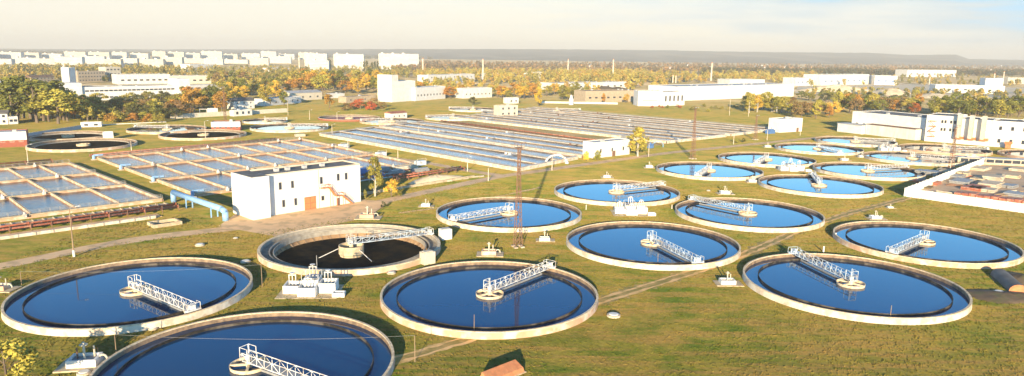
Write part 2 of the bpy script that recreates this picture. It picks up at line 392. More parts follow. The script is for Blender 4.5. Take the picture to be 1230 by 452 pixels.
# hills far off
prof = [(-260, 57), (0, 59), (200, 59.5), (350, 59.5), (500, 59), (620, 59), (690, 59.5), (800, 60.5), (870, 62), (960, 63), (1050, 63.6), (1085, 66), (1105, 66.3), (1150, 65.4), (1162, 71), (1200, 71.6), (1300, 73), (1500, 77)]
mb = MB(); vs = []; n = 0
for x in range(-260, 1501, 8):
    yt = np.interp(x, [p[0] for p in prof], [p[1] for p in prof])+random.uniform(-.22, .22)
    D = 8200
    t = at(x, yt, D); b0 = G(x, 62.0+.012*x+14); k = Vector((t.x, t.y, 0)).normalized()
    vs += [tuple(Vector((t.x, t.y, 0))-k*2900+Vector((0, 0, -2))), tuple(Vector((t.x, t.y, 0))-k*1500+Vector((0, 0, t.z*.45))), tuple(t), tuple(Vector((t.x, t.y, 0))+k*2500+Vector((0, 0, -5)))]; n += 1
mb.add(vs, [(4*i+j, 4*i+4+j, 4*i+5+j, 4*i+1+j) for i in range(n-1) for j in range(3)])
M['hill'] = mat('distant_wooded_hill', (.060, .056, .038), (.020, .027, .022), .0035, .95, stretch=(1, .5, 3), c3=(.25, .2, .13), s3=.0022, a3=.6)
struct('hills', mb, M['hill'])

# ------------------------------------------------------------------ settling tanks
RT_, WZ = 21.0, .45
me_outer = MB().lathe([(RT_+.15, -.4), (RT_+.08, .2), (RT_, 1.13), (RT_-.0, 1.15)], 128).mesh('outer_wall', smooth=False)
me_top = MB().lathe([(RT_+.06, 1.1), (RT_+.06, 1.26), (RT_-.36, 1.26), (RT_-.36, 1.1)], 128, closed=True).mesh('rim')
me_in = MB().lathe([(RT_-.30, 1.12), (RT_-.42, -1.2)], 128).mesh('inner_wall')
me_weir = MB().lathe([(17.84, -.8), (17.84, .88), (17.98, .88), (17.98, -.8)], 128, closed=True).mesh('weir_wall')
me_water = MB().add([(20.60*math.cos(2*math.pi*i/128), 20.60*math.sin(2*math.pi*i/128), WZ) for i in range(128)], [tuple(range(128))]).mesh('water_surface')
mb = MB(); mb.lathe([(2.55, .25), (2.65, .95), (2.75, .95), (2.65, .25)], 40, closed=True)
mb.obox((0, 0), .6, 5.2, .35, .72, 1.02); mb.obox((0, 0), .6+math.pi/2, 5.2, .35, .70, .99); mb.tube((0, 0, -.5), (0, 0, 1.6), .45, n=12)
me_hub = mb.mesh('centre_well')
def truss(Lx=20.3, z0=1.45, hh=1.2, wd=1.4, step=1.6, x0=-.6):
    t = MB(); n = round((Lx-x0)/step); xs = [x0+(Lx-x0)*i/n for i in range(n+1)]
    for y in (-wd/2, wd/2):
        t.bar((x0, y, z0), (Lx, y, z0), .12); t.bar((x0, y, z0+hh), (Lx, y, z0+hh), .10)
        for i, x in enumerate(xs):
            t.bar((x, y, z0), (x, y, z0+hh), .075)
            if i < n:
                if i % 2: t.bar((x, y, z0), (xs[i+1], y, z0+hh), .065)
                else: t.bar((x, y, z0+hh), (xs[i+1], y, z0), .065)
    for x in xs: t.bar((x, -wd/2, z0), (x, wd/2, z0), .1)
    return t
me_truss = truss().mesh('truss')
me_deck = MB().box(-.6, 20.3, -.62, .62, 1.50, 1.545).mesh('deck')
mb = MB()
mb.box(19.6, 21.0, -1.3, 1.3, 1.50, 1.72); mb.box(20.0, 20.8, -.5, .4, 1.75, 2.5); mb.tube((20.3, -1.1, 1.5), (20.3, -1.4, 1.5), .24, n=12); mb.tube((20.3, 1.1, 1.5), (20.3, 1.4, 1.5), .24, n=12)
for x in (19.7, 20.9):
    for y in (-1.2, 1.2): mb.bar((x, y, 1.7), (x, y, 2.8), .07)
for y in (-1.2, 1.2): mb.bar((19.7, y, 2.8), (20.9, y, 2.8), .07)
mb.bar((20.9, -1.2, 2.8), (20.9, 1.2, 2.8), .07)
me_drive = mb.mesh('drive_unit')
mb = MB()
for x in (-.9, .7):
    for y in (-.8, .8): mb.bar((x, y, 1.5), (x, y, 3.5), .09)
for z in (2.4, 3.5):
    mb.bar((-.9, -.8, z), (.7, -.8, z), .08); mb.bar((-.9, .8, z), (.7, .8, z), .08); mb.bar((-.9, -.8, z), (-.9, .8, z), .08)
mb.box(-.35, .3, -.35, .3, 1.6, 2.4); mb.bar((0, 0, 2.4), (0, 0, 3.9), .1)
me_mast = mb.mesh('hub_platform')
mb = MB(); mb.box(2.5, 17.5, -.1, .1, .40, .78)
for x in (5, 9, 13, 17): mb.bar((x, 0, .7), (x, .4, 1.5), .09)
me_skim = mb.mesh('skimmer_blade')
GT = 'round settling tanks in rows across the grass'
def tank(x, y, ang, label, wall='rim_white', steel='steel', skim=True, top='rim_top', watermat='water', bridge=True, r=1.0, grp=GT, well=True):
    t = thing('settling_tank', label, 'tank', (x, y, 0), R_(random.uniform(0, 360)), grp)
    t.scale = (r, r, 1)
    ob('outer_wall', me_outer, M[wall], t); ob('rim', me_top, M[top], t); ob('inner_wall', me_in, M['inner'], t)
    ob('weir_wall', me_weir, M['dark_weir'], t); ob('water_surface', me_water, M[watermat], t)
    if well: ob('centre_well', me_hub, M['rim_top'], t)
    if bridge:
        a = R_(ang)-t.rotation_euler[2]
        b = ob('scraper_bridge', me_truss, M[steel], t, rz=a)
        ob('deck', me_deck, M['grey_steel'], b); ob('drive_unit', me_drive, M[steel], b); ob('hub_platform', me_mast, M[steel], b)
        if skim: ob('skimmer_blade', me_skim, M['grey_steel'], b)
    return t
def ang_to(cx, cy, px, py, z=2.0):
    p = G(px, py, z); return math.degrees(math.atan2(p.y-cy, p.x-cx))
TK = {  # centre x, y, bridge end in the picture, wall, label
 'A': (-71.6, 131.3, (230, 369), 'rim_white', 'steel', 'full round tank at the left with a bright white wall and white bridge'),
 'B': (-38.2, 98.9, (395, 462), 'rim_pink', 'steel', 'nearest round tank of dark blue water, cut off by the bottom edge'),
 'D': (-4.0, 132.2, (665, 316), 'rim_pink', 'steel', 'large round tank with a worn pinkish wall in the centre front'),
 'E': (34.7, 172.4, (835, 311), 'rim_white', 'steel_blue', 'round tank right of the tall lattice mast, between two valve pits'),
 'F': (-.8, 204.3, (545, 262), 'rim_white', 'steel', 'round tank directly behind the foot of the tall lattice mast'),
 'G': (35.4, 239.4, (808, 219), 'rim_white', 'steel', 'round tank behind the walled valve chamber, with its bridge lying to the right'),
 'H': (69.9, 208.2, (828, 237), 'rim_white', 'steel_blue', 'round tank left of the dirt track, its bridge running back to the left rim'),
 'I': (69.8, 141.8, (955, 302), 'rim_white', 'steel_blue', 'large round tank at the front right, its pale blue bridge reaching the far left rim'),
 'J': (104.5, 177.1, (1074, 300), 'rim_pink', 'steel_blue', 'round tank at the right edge with patches of white and pink on its wall'),
 'K': (79.9, 288.9, (836, 211), 'rim_white', 'steel', 'round tank right behind the second lattice mast by the road'),
 'L': (111.7, 257.8, (974, 206), 'rim_white', 'steel_blue', 'round tank nearest the corner of the white fence, its bridge pointing away'),
 'M': (115.1, 323.4, (912, 193), 'rim_white', 'steel', 'round tank beside the road with its small bridge pointing near left'),
 'N': (146.9, 294.0, (1090, 199), 'rim_white', 'steel', 'round tank left of the shaded strip along the fence, its bridge pointing right'),
 'O': (187.2, 334.4, (1150, 190), 'rim_white', 'steel', 'round tank by the far mast that mirrors the white process building'),
 'P': (156.1, 365.2, (1005, 181), 'rim_white', 'steel', 'round tank behind the one beside the road, holding pale blue water'),
 'Q': (191.3, 400.2, (1060, 168), 'rim_white', 'steel', 'farthest round tank of the row along the road, in front of the low annex'),
 'R': (222.6, 369.1, (1180, 178), 'rim_pink', 'steel', 'round tank in front of the tall white process building, filled with its pale reflection'),
 'S': (262.0, 349.0, (1260, 190), 'rim_pink', 'steel', 'round tank cut off by the right edge of the photo, near the process building'),
}
for k, (x, y, e_, wl, stl, lb) in TK.items():
    tank(x, y, ang_to(x, y, *e_), lb, wl, stl, r={'I': 1.005, 'D': .985}.get(k, 1.0))

# the drained tank
def drained(x, y, r, label, ang, big=False, colour='rim_pink', level=-2.2, wet='sludge'):
    if not big and level < -2: level = .15
    t = thing('settling_tank', label, 'tank', (x, y, 0), 0, 'drained round tanks')
    ow = MB().lathe([(r+.15, -.3), (r, 1.12)], 96); ob('outer_wall', ow.mesh('outer_wall'), M[colour], t)
    ob('rim', MB().lathe([(r+.06, 1.1), (r+.06, 1.26), (r-.62, 1.26), (r-.62, 1.1)], 96, closed=True).mesh('rim'), M['rim_top'], t)
    tr_ = MB().lathe([(r-.62, 1.12), (r-.62, .1), (r-2.4, .1), (r-2.4, .75), (r-2.65, .75), (r-2.7, -.6)], 96); ob('collecting_trough', tr_.mesh('collecting_trough'), M['weir'] if big else M['inner'], t)
    wl = MB().lathe([(r-3.3, .35), (r-3.3, .62), (r-3.5, .62), (r-3.5, -.5)], 96); ob('weir_ring', wl.mesh('weir_ring'), M['weir'], t)
    bo = MB().lathe([(r-2.7, -.5), (r-4.6, -2.3), (3, -3.4), (.1, -3.6)], 96); ob('sloping_floor', bo.mesh('sloping_floor'), M['panel'] if big else M['inner'], t)
    if big:
        rb = MB().bar((r-2.75, 0, -.45), (r-4.6, 0, -2.2), .22).mesh('floor_rib')
        for i in range(48): ob('floor_rib', rb, M['inner'], t, rz=2*math.pi*i/48)
    ob('water_surface', MB().lathe([(r-3.62, level), (.05, level)], 96).mesh('water_surface'), M[wet], t)
    hb = MB().lathe([(2.7, -2.6), (2.7, 1.1), (2.95, 1.1), (2.95, -.9), (2.7, -1.1)], 40); hb.tube((0, 0, -3.5), (0, 0, 1.4), .5, n=12)
    ob('centre_well', hb.mesh('centre_well'), M['concrete'], t)
    if big:
        b = ob('scraper_bridge', me_truss, M['steel_blue'], t, rz=R_(ang)); ob('deck', me_deck, M['grey_steel'], b); ob('drive_unit', me_drive, M['steel'], b); ob('hub_platform', me_mast, M['steel'], b)
        c_ = MB()
        for a in (R_(200), R_(320)): c_.bar((3*math.cos(a), 3*math.sin(a), .4), (9*math.cos(a), 9*math.sin(a), -2.1), .12)
        ob('scraper_stay', c_.mesh('scraper_stay'), M['steel'], t)
    return t

drained(-37.9, 165.0, 21.0, 'drained round tank with a ribbed sloping floor and dark puddle, beside the white blockhouse', ang_to(-37.9, 165, 523, 277), True, level=-1.45)
drained(*PITS[1], 'half empty round tank nearest the red and white brick shed at the left', 0)
drained(*PITS[2], 'dark round tank behind the one nearest the brick shed, at the far left', 0, level=.0)
drained(*PITS[3], 'dark empty round tank with a reddish rim beside the red and white pump house', 0)
drained(*PITS[4], 'dry shallow round tank with a rusty red brown bed on the far lawn', 0, colour='redbrick', wet='redpipe', level=.1)
FAR = [(-199, 413, 21.0, 'rim_pink', 170, 'round tank of whitish water left of the pump house with the rusty mast'),
 (-134, 431, 22.5, 'rim_white', 20, 'bright blue round tank right of the red and white pump house'),
 (-162, 470, 14.0, 'rim_white', 20, 'small dark round tank half hidden behind the pump house'),
 (-81, 481, 21.0, 'rim_pink', 200, 'round tank with a white bridge beside the low red roofed shed in the middle distance'),
 (-43, 516, 20.0, 'rim_white', 200, 'blue round tank on the far lawn left of the twin cream control houses'),
 (-33, 594, 20.0, 'rim_white', 180, 'round tank behind the blue one on the far lawn, left of the control houses'),
 (-4, 566, 21.0, 'rim_white', 180, 'round tank wrapped around the cream control houses, catching the sky'),
 (36, 592, 20.0, 'rim_pink', 10, 'farthest round tank, right of the cream control houses, with a brownish rim')]
for x, y, r, wl, a, lb in FAR: tank(x, y, a, lb, wl, 'steel', r=r/21, skim=False, grp='older round tanks on the far lawn', top='concrete_w')

# ------------------------------------------------------------------ rectangular basin blocks
def bil(q, a, b): return q[0].lerp(q[1], a).lerp(q[3].lerp(q[2], a), b)
def basin_block(name, label, cat, q, nu, nv, wz=1.0, lvl=.35, wt='basinwater', posts=True, walk=1.45, div=.55):
    """q: corners front left, front right, back right, back left; nu cells along, nv rows deep"""
    t = thing(name, label, cat, q[0].copy())
    wl = MB(); wk = MB()
    for j in range(nv+1):
        a, b = bil(q, 0, j/nv), bil(q, 1, j/nv)
        m_ = MB(); m_.seg(a, b, walk, wz-.05, wz+.18); o = wpart('walkway', m_, M['concrete'], t)
        wl.seg(a, b, .5, -.2, wz-.05)
        rl = MB(); d = (b-a).normalized(); nn = Vector((-d.y, d.x, 0)); Ln = (b-a).length; k = int(Ln/2.4)
        for s_ in (-1, 1):
            e0, e1 = a+nn*s_*(walk/2-.08), b+nn*s_*(walk/2-.08)
            for z in (wz+.7, wz+1.18): rl.bar(e0+Vector((0, 0, z)), e1+Vector((0, 0, z)), .045)
            for i in range(k+1):
                p = e0.lerp(e1, i/k); rl.bar(p+Vector((0, 0, wz+.15)), p+Vector((0, 0, wz+1.18)), .07)
        ob('handrail', rl.mesh('handrail', t.location), M['rail'], o)
        for i in range(nu):     # sluice gates and small gear boxes along each walkway
            p = bil(q, (i+.82)/nu, j/nv)+nn*(-walk/2-.25)
            if random.random() < .45:
                vv = MB(); vv.obox(p, math.atan2(d.y, d.x), .9, .5, wz-.3, wz+.55); vv.tube(p+Vector((0, 0, wz+.5)), p+Vector((0, 0, wz+1.1)), .28, n=10); ob('sluice_gate', vv.mesh('sluice_gate', t.location), M['steel'], o)
    for i in range(nu+1):
        wl.seg(bil(q, i/nu, 0), bil(q, i/nu, 1), .55 if 0 < i < nu else .9, -.2, wz-.06)
    for i in range(1, nu): wk.seg(bil(q, i/nu, 0), bil(q, i/nu, 1), div, wz-.06, wz+.08)
    wk.seg(bil(q, 0, 0), bil(q, 0, 1), 1.0, wz-.06, wz+.12); wk.seg(bil(q, 1, 0), bil(q, 1, 1), 1.0, wz-.06, wz+.12)
    wpart('basin_wall', wl, M['rim_pink'], t); wpart('coping', wk, M['concrete'], t)
    wm = MB(); wm.quad(*[(p.x, p.y, lvl) for p in q]); wpart('water_surface', wm, M[wt], t)
    return t
f1 = [UV(-6, 229), UV(73, 230.5), UV(70, 327), UV(-2, 325)]
basin_block('aeration_basin', 'block of rectangular blue water basins at the left edge, behind the red pipes', 'basin', f1, 7, 3)
f2 = [UV(84, 231), UV(177, 240), UV(181, 346), UV(82.5, 336)]
basin_block('aeration_basin', 'block of rectangular blue water basins behind the white blockhouse', 'basin', f2, 8, 3)
# pale pipe ends with hoods on the left end of each walkway of the second block
for j in range(4):
    p = bil(f2, 0, j/3)-U*1.6
    t = thing('vent_pipe', ['pale blue pipe elbow at the blockhouse corner of the second basin block', 'pale blue pipe elbow at the left end of the lowest middle walkway', 'pale blue pipe elbow at the left end of the upper middle walkway', 'pale blue pipe elbow at the far left corner of the second basin block'][j], 'pipe', p, A44, 'pipe elbows at the walkway ends')
    mb = MB(); mb.tube((0, 0, .4), (0, 0, 2.0), .55, n=12); mb.tube((0, 0, 1.9), (3.5, 0, 1.9), .42, n=12); ob('elbow', mb.mesh('elbow'), M['bluepipe'], t)
    mb = MB(); mb.obox((0, 0), 0, 1.9, 1.9, .0, .45); ob('footing', mb.mesh('footing'), M['concrete_w'], t)

# long channel blocks of the big aeration field (channels run along V)
def channel_block(label, u0, u1, v0, v1, w0, w1, n, wt, blue=0):
    q = [UV(u0, v0), UV(u1, v1), UV(u1, w1), UV(u0, w0)]
    t = thing('aeration_channel', label, 'channel', q[0].copy(), group='long aeration channels')
    wl = MB(); cp_ = MB(); rl = MB(); di = MB()
    for i in range(n+1):
        a, b = bil(q, i/n, 0), bil(q, i/n, 1); thick = 2.4 if i % 2 == 0 else 1.3; d = (b-a).normalized(); nn = Vector((-d.y, d.x, 0))
        wl.seg(a, b, .6, -.2, 1.3); cp_.seg(a, b, thick, 1.3, 1.5)
        if i % 2 == 0:
            for s_ in (-1, 1):
                e0, e1 = a+nn*s_*1.2, b+nn*s_*1.2; k = int((b-a).length/6)
                rl.bar(e0+Vector((0, 0, 2.45)), e1+Vector((0, 0, 2.45)), .05)
                for m_ in range(k+1):
                    p = e0.lerp(e1, m_/k); rl.bar(p+Vector((0, 0, 1.5)), p+Vector((0, 0, 2.45)), .06)
            di.path([a+Vector((0, 0, 1.8))+nn*.5, b+Vector((0, 0, 1.8))+nn*.5], .2, 8)
    for k_ in (0, 1):
        a, b = bil(q, 0, k_), bil(q, 1, k_); wl.seg(a, b, .7, -.2, 1.28); cp_.seg(a, b, 1.8, 1.29, 1.48)
    for p_, q_ in zip(q, q[1:]+q[:1]):      # pale outer face of the block
        d = (q_-p_).normalized(); nn = Vector((d.y, -d.x, 0)); m_ = MB(); m_.seg(p_+nn*.62, q_+nn*.62, .2, -.1, 1.27); wpart('outer_wall', m_, M['rim_white'], t)
    wpart('channel_wall', wl, M['inner'], t); wpart('walkway', cp_, M['walk'], t)  # channel walls darkened so their colour stands in for the shadow lines
    wpart('handrail', rl, M['rail'], t); wpart('air_pipe', di, M['grey_steel'], t)
    wm = MB(); wm.quad(*[(p.x, p.y, .85) for p in q]); wpart('water_surface', wm, M[wt], t)
    for i in range(n):
        for _ in range(2):
            f = random.random(); a = bil(q, (i+.5)/n, f); d = (bil(q, (i+.5)/n, 1)-bil(q, (i+.5)/n, 0)).normalized()
            if random.random() < .35: continue
            fo = MB(); fo.obox(a, math.atan2(d.y, d.x), .8, (u1-u0)/n-.2, 1.51, 1.60); fo.obox(a+Vector((0, 0, 0)), math.atan2(d.y, d.x), .7, .9, 1.62, 2.6)
            wpart('gate_platform', fo, M['rust'] if random.random() < .4 else M['steel'], t)
    return t
channel_block('front block of long aeration channels, nearest the basins, with a white front wall', 199, 243, 202.5, 210, 359, 373, 3, 'foamblue')
channel_block('second block of long aeration channels, ending beside the small white control hut', 248, 290, 211, 217, 374, 385, 3, 'foamblue')
channel_block('third block of long channels, beyond the strip of bare brown ground', 326, 382, 219, 216, 398, 413, 4, 'foamblue')
channel_block('farthest block of long channels in the aeration field, below the blue and white office', 388, 441, 216, 215, 415, 432, 4, 'foam', 2)
mb = MB(); mb.quad((*UV(291.5, 217).xy, .03), (*UV(325, 217).xy, .03), (*UV(324, 396).xy, .03), (*UV(291.5, 384).xy, .03)); struct('bare_ground', mb, mat('bare_ochre_ground', (.80, .50, .22), (.42, .33, .09), .06, .95, .2))
# ------------------------------------------------------------------ pipes beside the basins
def pipe_rack(label, a, b, n=3, h=1.1, wd=4.0, grp='red pipe runs'):
    t = thing('pipe_run', label, 'pipes', a.copy(), group=grp); d = (b-a).normalized(); nn = Vector((-d.y, d.x, 0)); Ln = (b-a).length
    for i in range(n):
        mb = MB(); o_ = nn*((i-(n-1)/2)*wd/n); z = h+.5*(i % 2)
        mb.path([a+o_+Vector((0, 0, z)), b+o_+Vector((0, 0, z))], .27, 8)
        k = int(Ln/9)
        for j in range(k+1): p = (a+o_).lerp(b+o_, j/k); mb.tube(p+Vector((0, 0, z))-d*.12, p+Vector((0, 0, z))+d*.12, .42, n=10)
        wpart('pipe', mb, M['redpipe'], t, True)
    k = int(Ln/4.5)
    for j in range(k+1):
        mb = MB(); p = a.lerp(b, j/k)
        mb.seg(p-nn*wd*.55, p+nn*wd*.55, .25, h-.5, h-.3)
        for s_ in (-1, 1): mb.bar(p+nn*s_*wd*.45, p+nn*s_*wd*.45+Vector((0, 0, h+.9)), .16)
        wpart('support_frame', mb, M['rust'], t)
    return t
pipe_rack('run of red pipes on rusty frames in front of the left basin block', UV(-10, 214), UV(72, 215.5), 3, 1.3, 4.5)
pipe_rack('run of red pipes along the far side of the left basin block', UV(-6, 336), UV(66, 337), 2, .8, 4)
pipe_rack('long run of red pipes along the far side of the basins behind the blockhouse', UV(82, 343), UV(170, 352), 3, .9, 6)
mb = MB(); mb.seg(UV(-10, 219.5), UV(72, 221), 4.6, -.1, .9)
for i in range(34): mb.obox(UV(-8+i*2.4, 219.5+i*.045), A44, .22, 4.4, .9, 1.12)
wmesh('screen_channel', mb, M['concrete'], 'low concrete channel with cross bars between the red pipes and the left basins', 'channel')
mb = MB(); mb.seg(UV(-12, 208), UV(64, 208.3), .8, -.1, .75)
for i in range(20): mb.obox(UV(-10+i*3.8, 208.05), A44, .08, .86, .0, .78)
wmesh('retaining_wall', mb, M['rim_white'], 'low pale retaining wall in front of the red pipes at the left', 'wall')
mb = MB(); mb.seg(UV(-12, 211), UV(66, 211.3), 4.5, -.1, .12); wmesh('slab', mb, M['dirt'], 'strip of bare concrete slab under the red pipes', 'slab')
t = thing('inspection_pit', 'open concrete pit with a pale rim left of the blue pipe bridge', 'pit', G(198, 270), A44)
ob('rim', MB().box(-3.6, 3.6, -2.6, -2.1, -.1, .9).box(-3.6, 3.6, 2.1, 2.6, -.1, .9).box(-3.6, -3.1, -2.1, 2.1, -.1, .9).box(3.1, 3.6, -2.1, 2.1, -.1, .9).mesh('rim'), M['concrete'], t)
ob('floor', MB().box(-3.1, 3.1, -2.1, 2.1, -.1, .1).mesh('floor'), M['dark'], t)
t = thing('overhead_pipe', 'thick pale blue pipe bridge left of the white blockhouse, bending down to the ground', 'pipe', UV(75, 226))
P0, P1, P2 = UV(75.3, 227, 3.1), UV(76.8, 194.5, 3.1), UV(77.2, 193, 2.4)
mb = MB(); mb.path([P0+Vector((0, 0, -3)), P0], 1.62/2, 14).path([P0, P1], 1.62/2, 14).path([P1, P2], 1.62/2, 14).path([P2, UV(77.2, 193, -.1)], 1.62/2, 14)
wpart('pipe', mb, M['bluepipe'], t, True)
for f in (.35, .86):
    p = P0.lerp(P1, f); mb = MB(); mb.bar(p+U*.9+Vector((0, 0, -3.1)), p+U*.9, .28); mb.bar(p-U*.9+Vector((0, 0, -3.1)), p-U*.9, .28); mb.bar(p-U*.95+Vector((0, 0, -.6)), p+U*.95+Vector((0, 0, -.6)), .25)
    wpart('leg', mb, M['bluepipe'], t)

# ------------------------------------------------------------------ white blockhouse
def window_mesh(wd, ht):
    f = MB(); t_ = .10
    f.box(-wd/2-t_, -wd/2, -.07, .05, -t_, ht+t_).box(wd/2, wd/2+t_, -.07, .05, -t_, ht+t_).box(-wd/2, wd/2, -.07, .05, ht, ht+t_).box(-wd/2, wd/2, -.10, .05, -t_, 0)
    g = MB().box(-wd/2, wd/2, -.03, .04, 0, ht)
    return f.mesh('window'), g.mesh('pane')
_wc = {}
def put_window(parent, x, z, wd, ht, face_y=0.0, glass='glass', frame='frame'):
    k = (round(wd, 1), round(ht, 1))
    if k not in _wc: _wc[k] = window_mesh(*k)
    o = ob('window', _wc[k][0], M[frame], parent, (x, face_y, z)); ob('pane', _wc[k][1], M[glass], o); return o
a = UV(88.2, 190.6); b = UV(119.3, 191.6)
t = thing('blockhouse', 'white two storey windowless-looking blockhouse with an orange gate and outside stair beside the road', 'building', a, math.atan2(b.y-a.y, b.x-a.x))
Lb = (b-a).length; Hb = 11.6; Db = 9.5
t['label'] = 'plain white flat roofed blockhouse with an orange gate and outside stair beside the road'
mb = MB(); mb.box(0, Lb, 0, Db, -.2, Hb); ob('wall', mb.mesh('wall'), M['white_clean'], t)
mb = MB(); mb.box(-5.2, -.002, -1.9, Db+1.0, -.2, Hb+.25); ob('gable_block', mb.mesh('gable_block'), M['white_clean'], t); ob('gable_block_roof', MB().box(-4.9, -.3, -1.6, Db+.7, Hb+.253, Hb+.33).mesh('gable_block_roof'), M['grey_roof'], t)
mb = MB(); mb.box(.3, Lb-.3, .3, Db-.3, Hb+.003, Hb+.12); rf = ob('roof', mb.mesh('roof'), M['grey_roof'], t)
mb = MB(); mb.box(0, Lb, 0, .28, Hb+.004, Hb+.35).box(0, Lb, Db-.28, Db, Hb+.004, Hb+.6).box(Lb-.28, Lb, .3, Db-.3, Hb+.004, Hb+.5); ob('parapet', mb.mesh('parapet'), M['cream'], rf)
for x in (5, 8.5, 14, 20): ob('vent', MB().box(x, x+1.2, 4, 5.2, Hb+.12, Hb+1.0).mesh('vent'), M['pale_roof'], rf)
for x, z in ((4.2, 7.2), (8.0, 7.2), (5.0, 2.0), (8.8, 2.0), (17.4, 7.3), (23.2, 7.6), (26, 7.6)): put_window(t, x, z, .8, 2.0)
for x, z in ((17.7, 2.2),): put_window(t, x, z, .9, 1.3)
d_ = MB().box(11.6, 15.4, -.08, .05, 0, 3.9)
dd = ob('door', d_.mesh('door'), M['door'], t)
mb = MB(); mb.box(13.45, 13.55, -.10, -.075, 0, 3.9)
for z in (.2, 1.9, 3.6): mb.box(11.6, 15.4, -.10, -.082, z, z+.12)
ob('door_frame', mb.mesh('door_frame'), M['rust'], dd)
ob('door', MB().box(22.4, 23.5, -.06, .05, 0, 2.2).mesh('door'), M['rust'], t)
st = MB(); st.box(16.6, 19.6, -1.3, -.005, 6.0, 6.15); st.box(21.8, 24.0, -1.3, -.005, 3.0, 3.15)
def flight(x0, z0, x1, z1):
    n = 12
    for i in range(n): x = x0+(x1-x0)*i/n; z = z0+(z1-z0)*(i+1)/n; st.box(x, x+(x1-x0)/n, -1.25, -.1, z-.05, z+.03)
    for y in (-1.3, -.05): st.bar((x0, y, z0), (x1, y, z1), .2); st.bar((x0, y, z0+1.0), (x1, y, z1+1.0), .1); 
flight(19.6, 6.1, 21.8, 3.1); flight(24.0, 3.1, 27.4, .1)
for x, z in ((16.6, 6.1), (18, 6.1), (19.6, 6.1), (21.8, 3.1), (24.0, 3.1)): st.bar((x, -1.3, z-.1), (x, -1.3, z+1), .1)
st.bar((16.6, -1.3, 7.1), (19.6, -1.3, 7.1), .1); st.bar((21.8, -1.3, 4.1), (24, -1.3, 4.1), .1)
for x, z in ((19.6, 6), (24, 3), (21.8, 3)): st.bar((x, -1.25, 0), (x, -1.25, z), .14)
ob('stair', st.mesh('stair'), M['door'], t)
ob('drainpipe', MB().tube((16.4, -.12, 0), (16.4, -.12, Hb), .08).mesh('drainpipe'), M['cream'], t)

# ------------------------------------------------------------------ generic buildings
def building(name, label, a, b, top, depth, wall='white', roof='grey_roof', rows=0, cols=0, ww=1.6, wh=1.4, gable=0, cat='building', group=None, parapet=True, door=None, glass='glass', extra=None, hgt=None, z0=1.2, xr=(0.03, .97)):
    A = G(*a) if isinstance(a, tuple) else a; B = G(*b) if isinstance(b, tuple) else b
    H = hgt if hgt else height(A.lerp(B, .5), top)
    Ln = (B-A).length
    t = thing(name, label, cat, A, math.atan2(B.y-A.y, B.x-A.x), group)
    ob('wall', MB().box(0, Ln, 0, depth, -.2, H).mesh('wall'), M[wall], t)
    if gable:
        m_ = MB(); o_ = .5
        m_.add([(-o_, -o_, H), (Ln+o_, -o_, H), (Ln+o_, depth+o_, H), (-o_, depth+o_, H), (-o_, depth/2, H+gable), (Ln+o_, depth/2, H+gable)], [(0, 1, 5, 4), (2, 3, 4, 5), (3, 2, 1, 0), (1, 2, 5), (3, 0, 4)])
        r_ = ob('roof', m_.mesh('roof'), M[roof], t)
        m_ = MB(); m_.add([(0-.012, 0, H-.1), (0-.012, depth, H-.1), (0-.012, depth/2, H+gable-.5), (Ln+.012, 0, H-.1), (Ln+.012, depth, H-.1), (Ln+.012, depth/2, H+gable-.5)], [(0, 2, 1), (3, 4, 5)])
    else:
        m_ = MB().box(.35, Ln-.35, .35, depth-.35, H+.003, H+.15); r_ = ob('roof', m_.mesh('roof'), M[roof], t)
        if parapet:
            m_ = MB(); m_.box(0, Ln, 0, .34, H+.004, H+.45).box(0, Ln, depth-.34, depth, H+.004, H+.45).box(0, .34, .35, depth-.35, H+.004, H+.45).box(Ln-.34, Ln, .35, depth-.35, H+.004, H+.45)
            ob('parapet', m_.mesh('parapet'), M[wall], r_)
            for k_ in range(int(Ln/14)):
                x = random.uniform(1, Ln-3); y = random.uniform(1, max(1.5, depth-3)); ob('vent', MB().box(x, x+1.6, y, y+1.4, H+.15, H+1.3).mesh('vent'), M['pale_roof'], r_)
    if rows:
        for i in range(cols):
            for j in range(rows):
                x = Ln*(xr[0]+(xr[1]-xr[0])*(i+.5)/cols); z = H/rows*j+H/rows*.35
                put_window(t, x, z, ww, wh, glass=glass)
    if door: ob('door', MB().box(Ln*door-1.1, Ln*door+1.1, -.06, .05, 0, 2.6).mesh('door'), M['rust'], t)
    return t
def onroof(t, x0, x1, y0, y1, z0, z1, name='annex', m_='white'):
    return ob(name, MB().box(x0, x1, y0, y1, z0, z1).mesh(name), M[m_], t)
# small huts inside the works
hut = building('control_hut', 'small white flat roofed hut below the yellow birch, at the end of the channels', (713, 190.5), (756, 185.5), 170.5, 7, 'white_clean', 'pale_roof', 1, 3, .9, 1.6, door=.55)
building('control_hut', 'white windowless cube hut at the far right corner of the aeration field', (936, 159.5), (963, 158), 143.5, 9, 'white_clean', 'pale_roof', door=.8)
building('equipment_box', 'small white equipment box between the drained tank and the lattice mast', (531, 289), (543, 287.5), 276, 2.2, 'white_clean', 'pale_roof', parapet=False, cat='box')
building('equipment_box', 'small cream equipment box leaning on the right rim of the drained tank', (509.5, 319), (523, 316.5), 303.5, 2, 'cream', 'cream', parapet=False, cat='box')
building('brick_shed', 'flat roofed shed of white render over red brick at the left edge of the lawn', (-14, 178), (33, 176), 160, 12, 'redbrick', 'pale_roof', 1, 4, 1.6, 1.6, glass='redpipe')
bs = G(-14, 178); 
building('pump_house', 'low pump house with a red brick base and white upper wall', (254, 157.5), (289, 157), 147.5, 9, 'redbrick', 'pale_roof', 1, 5, 1.2, 1.2)
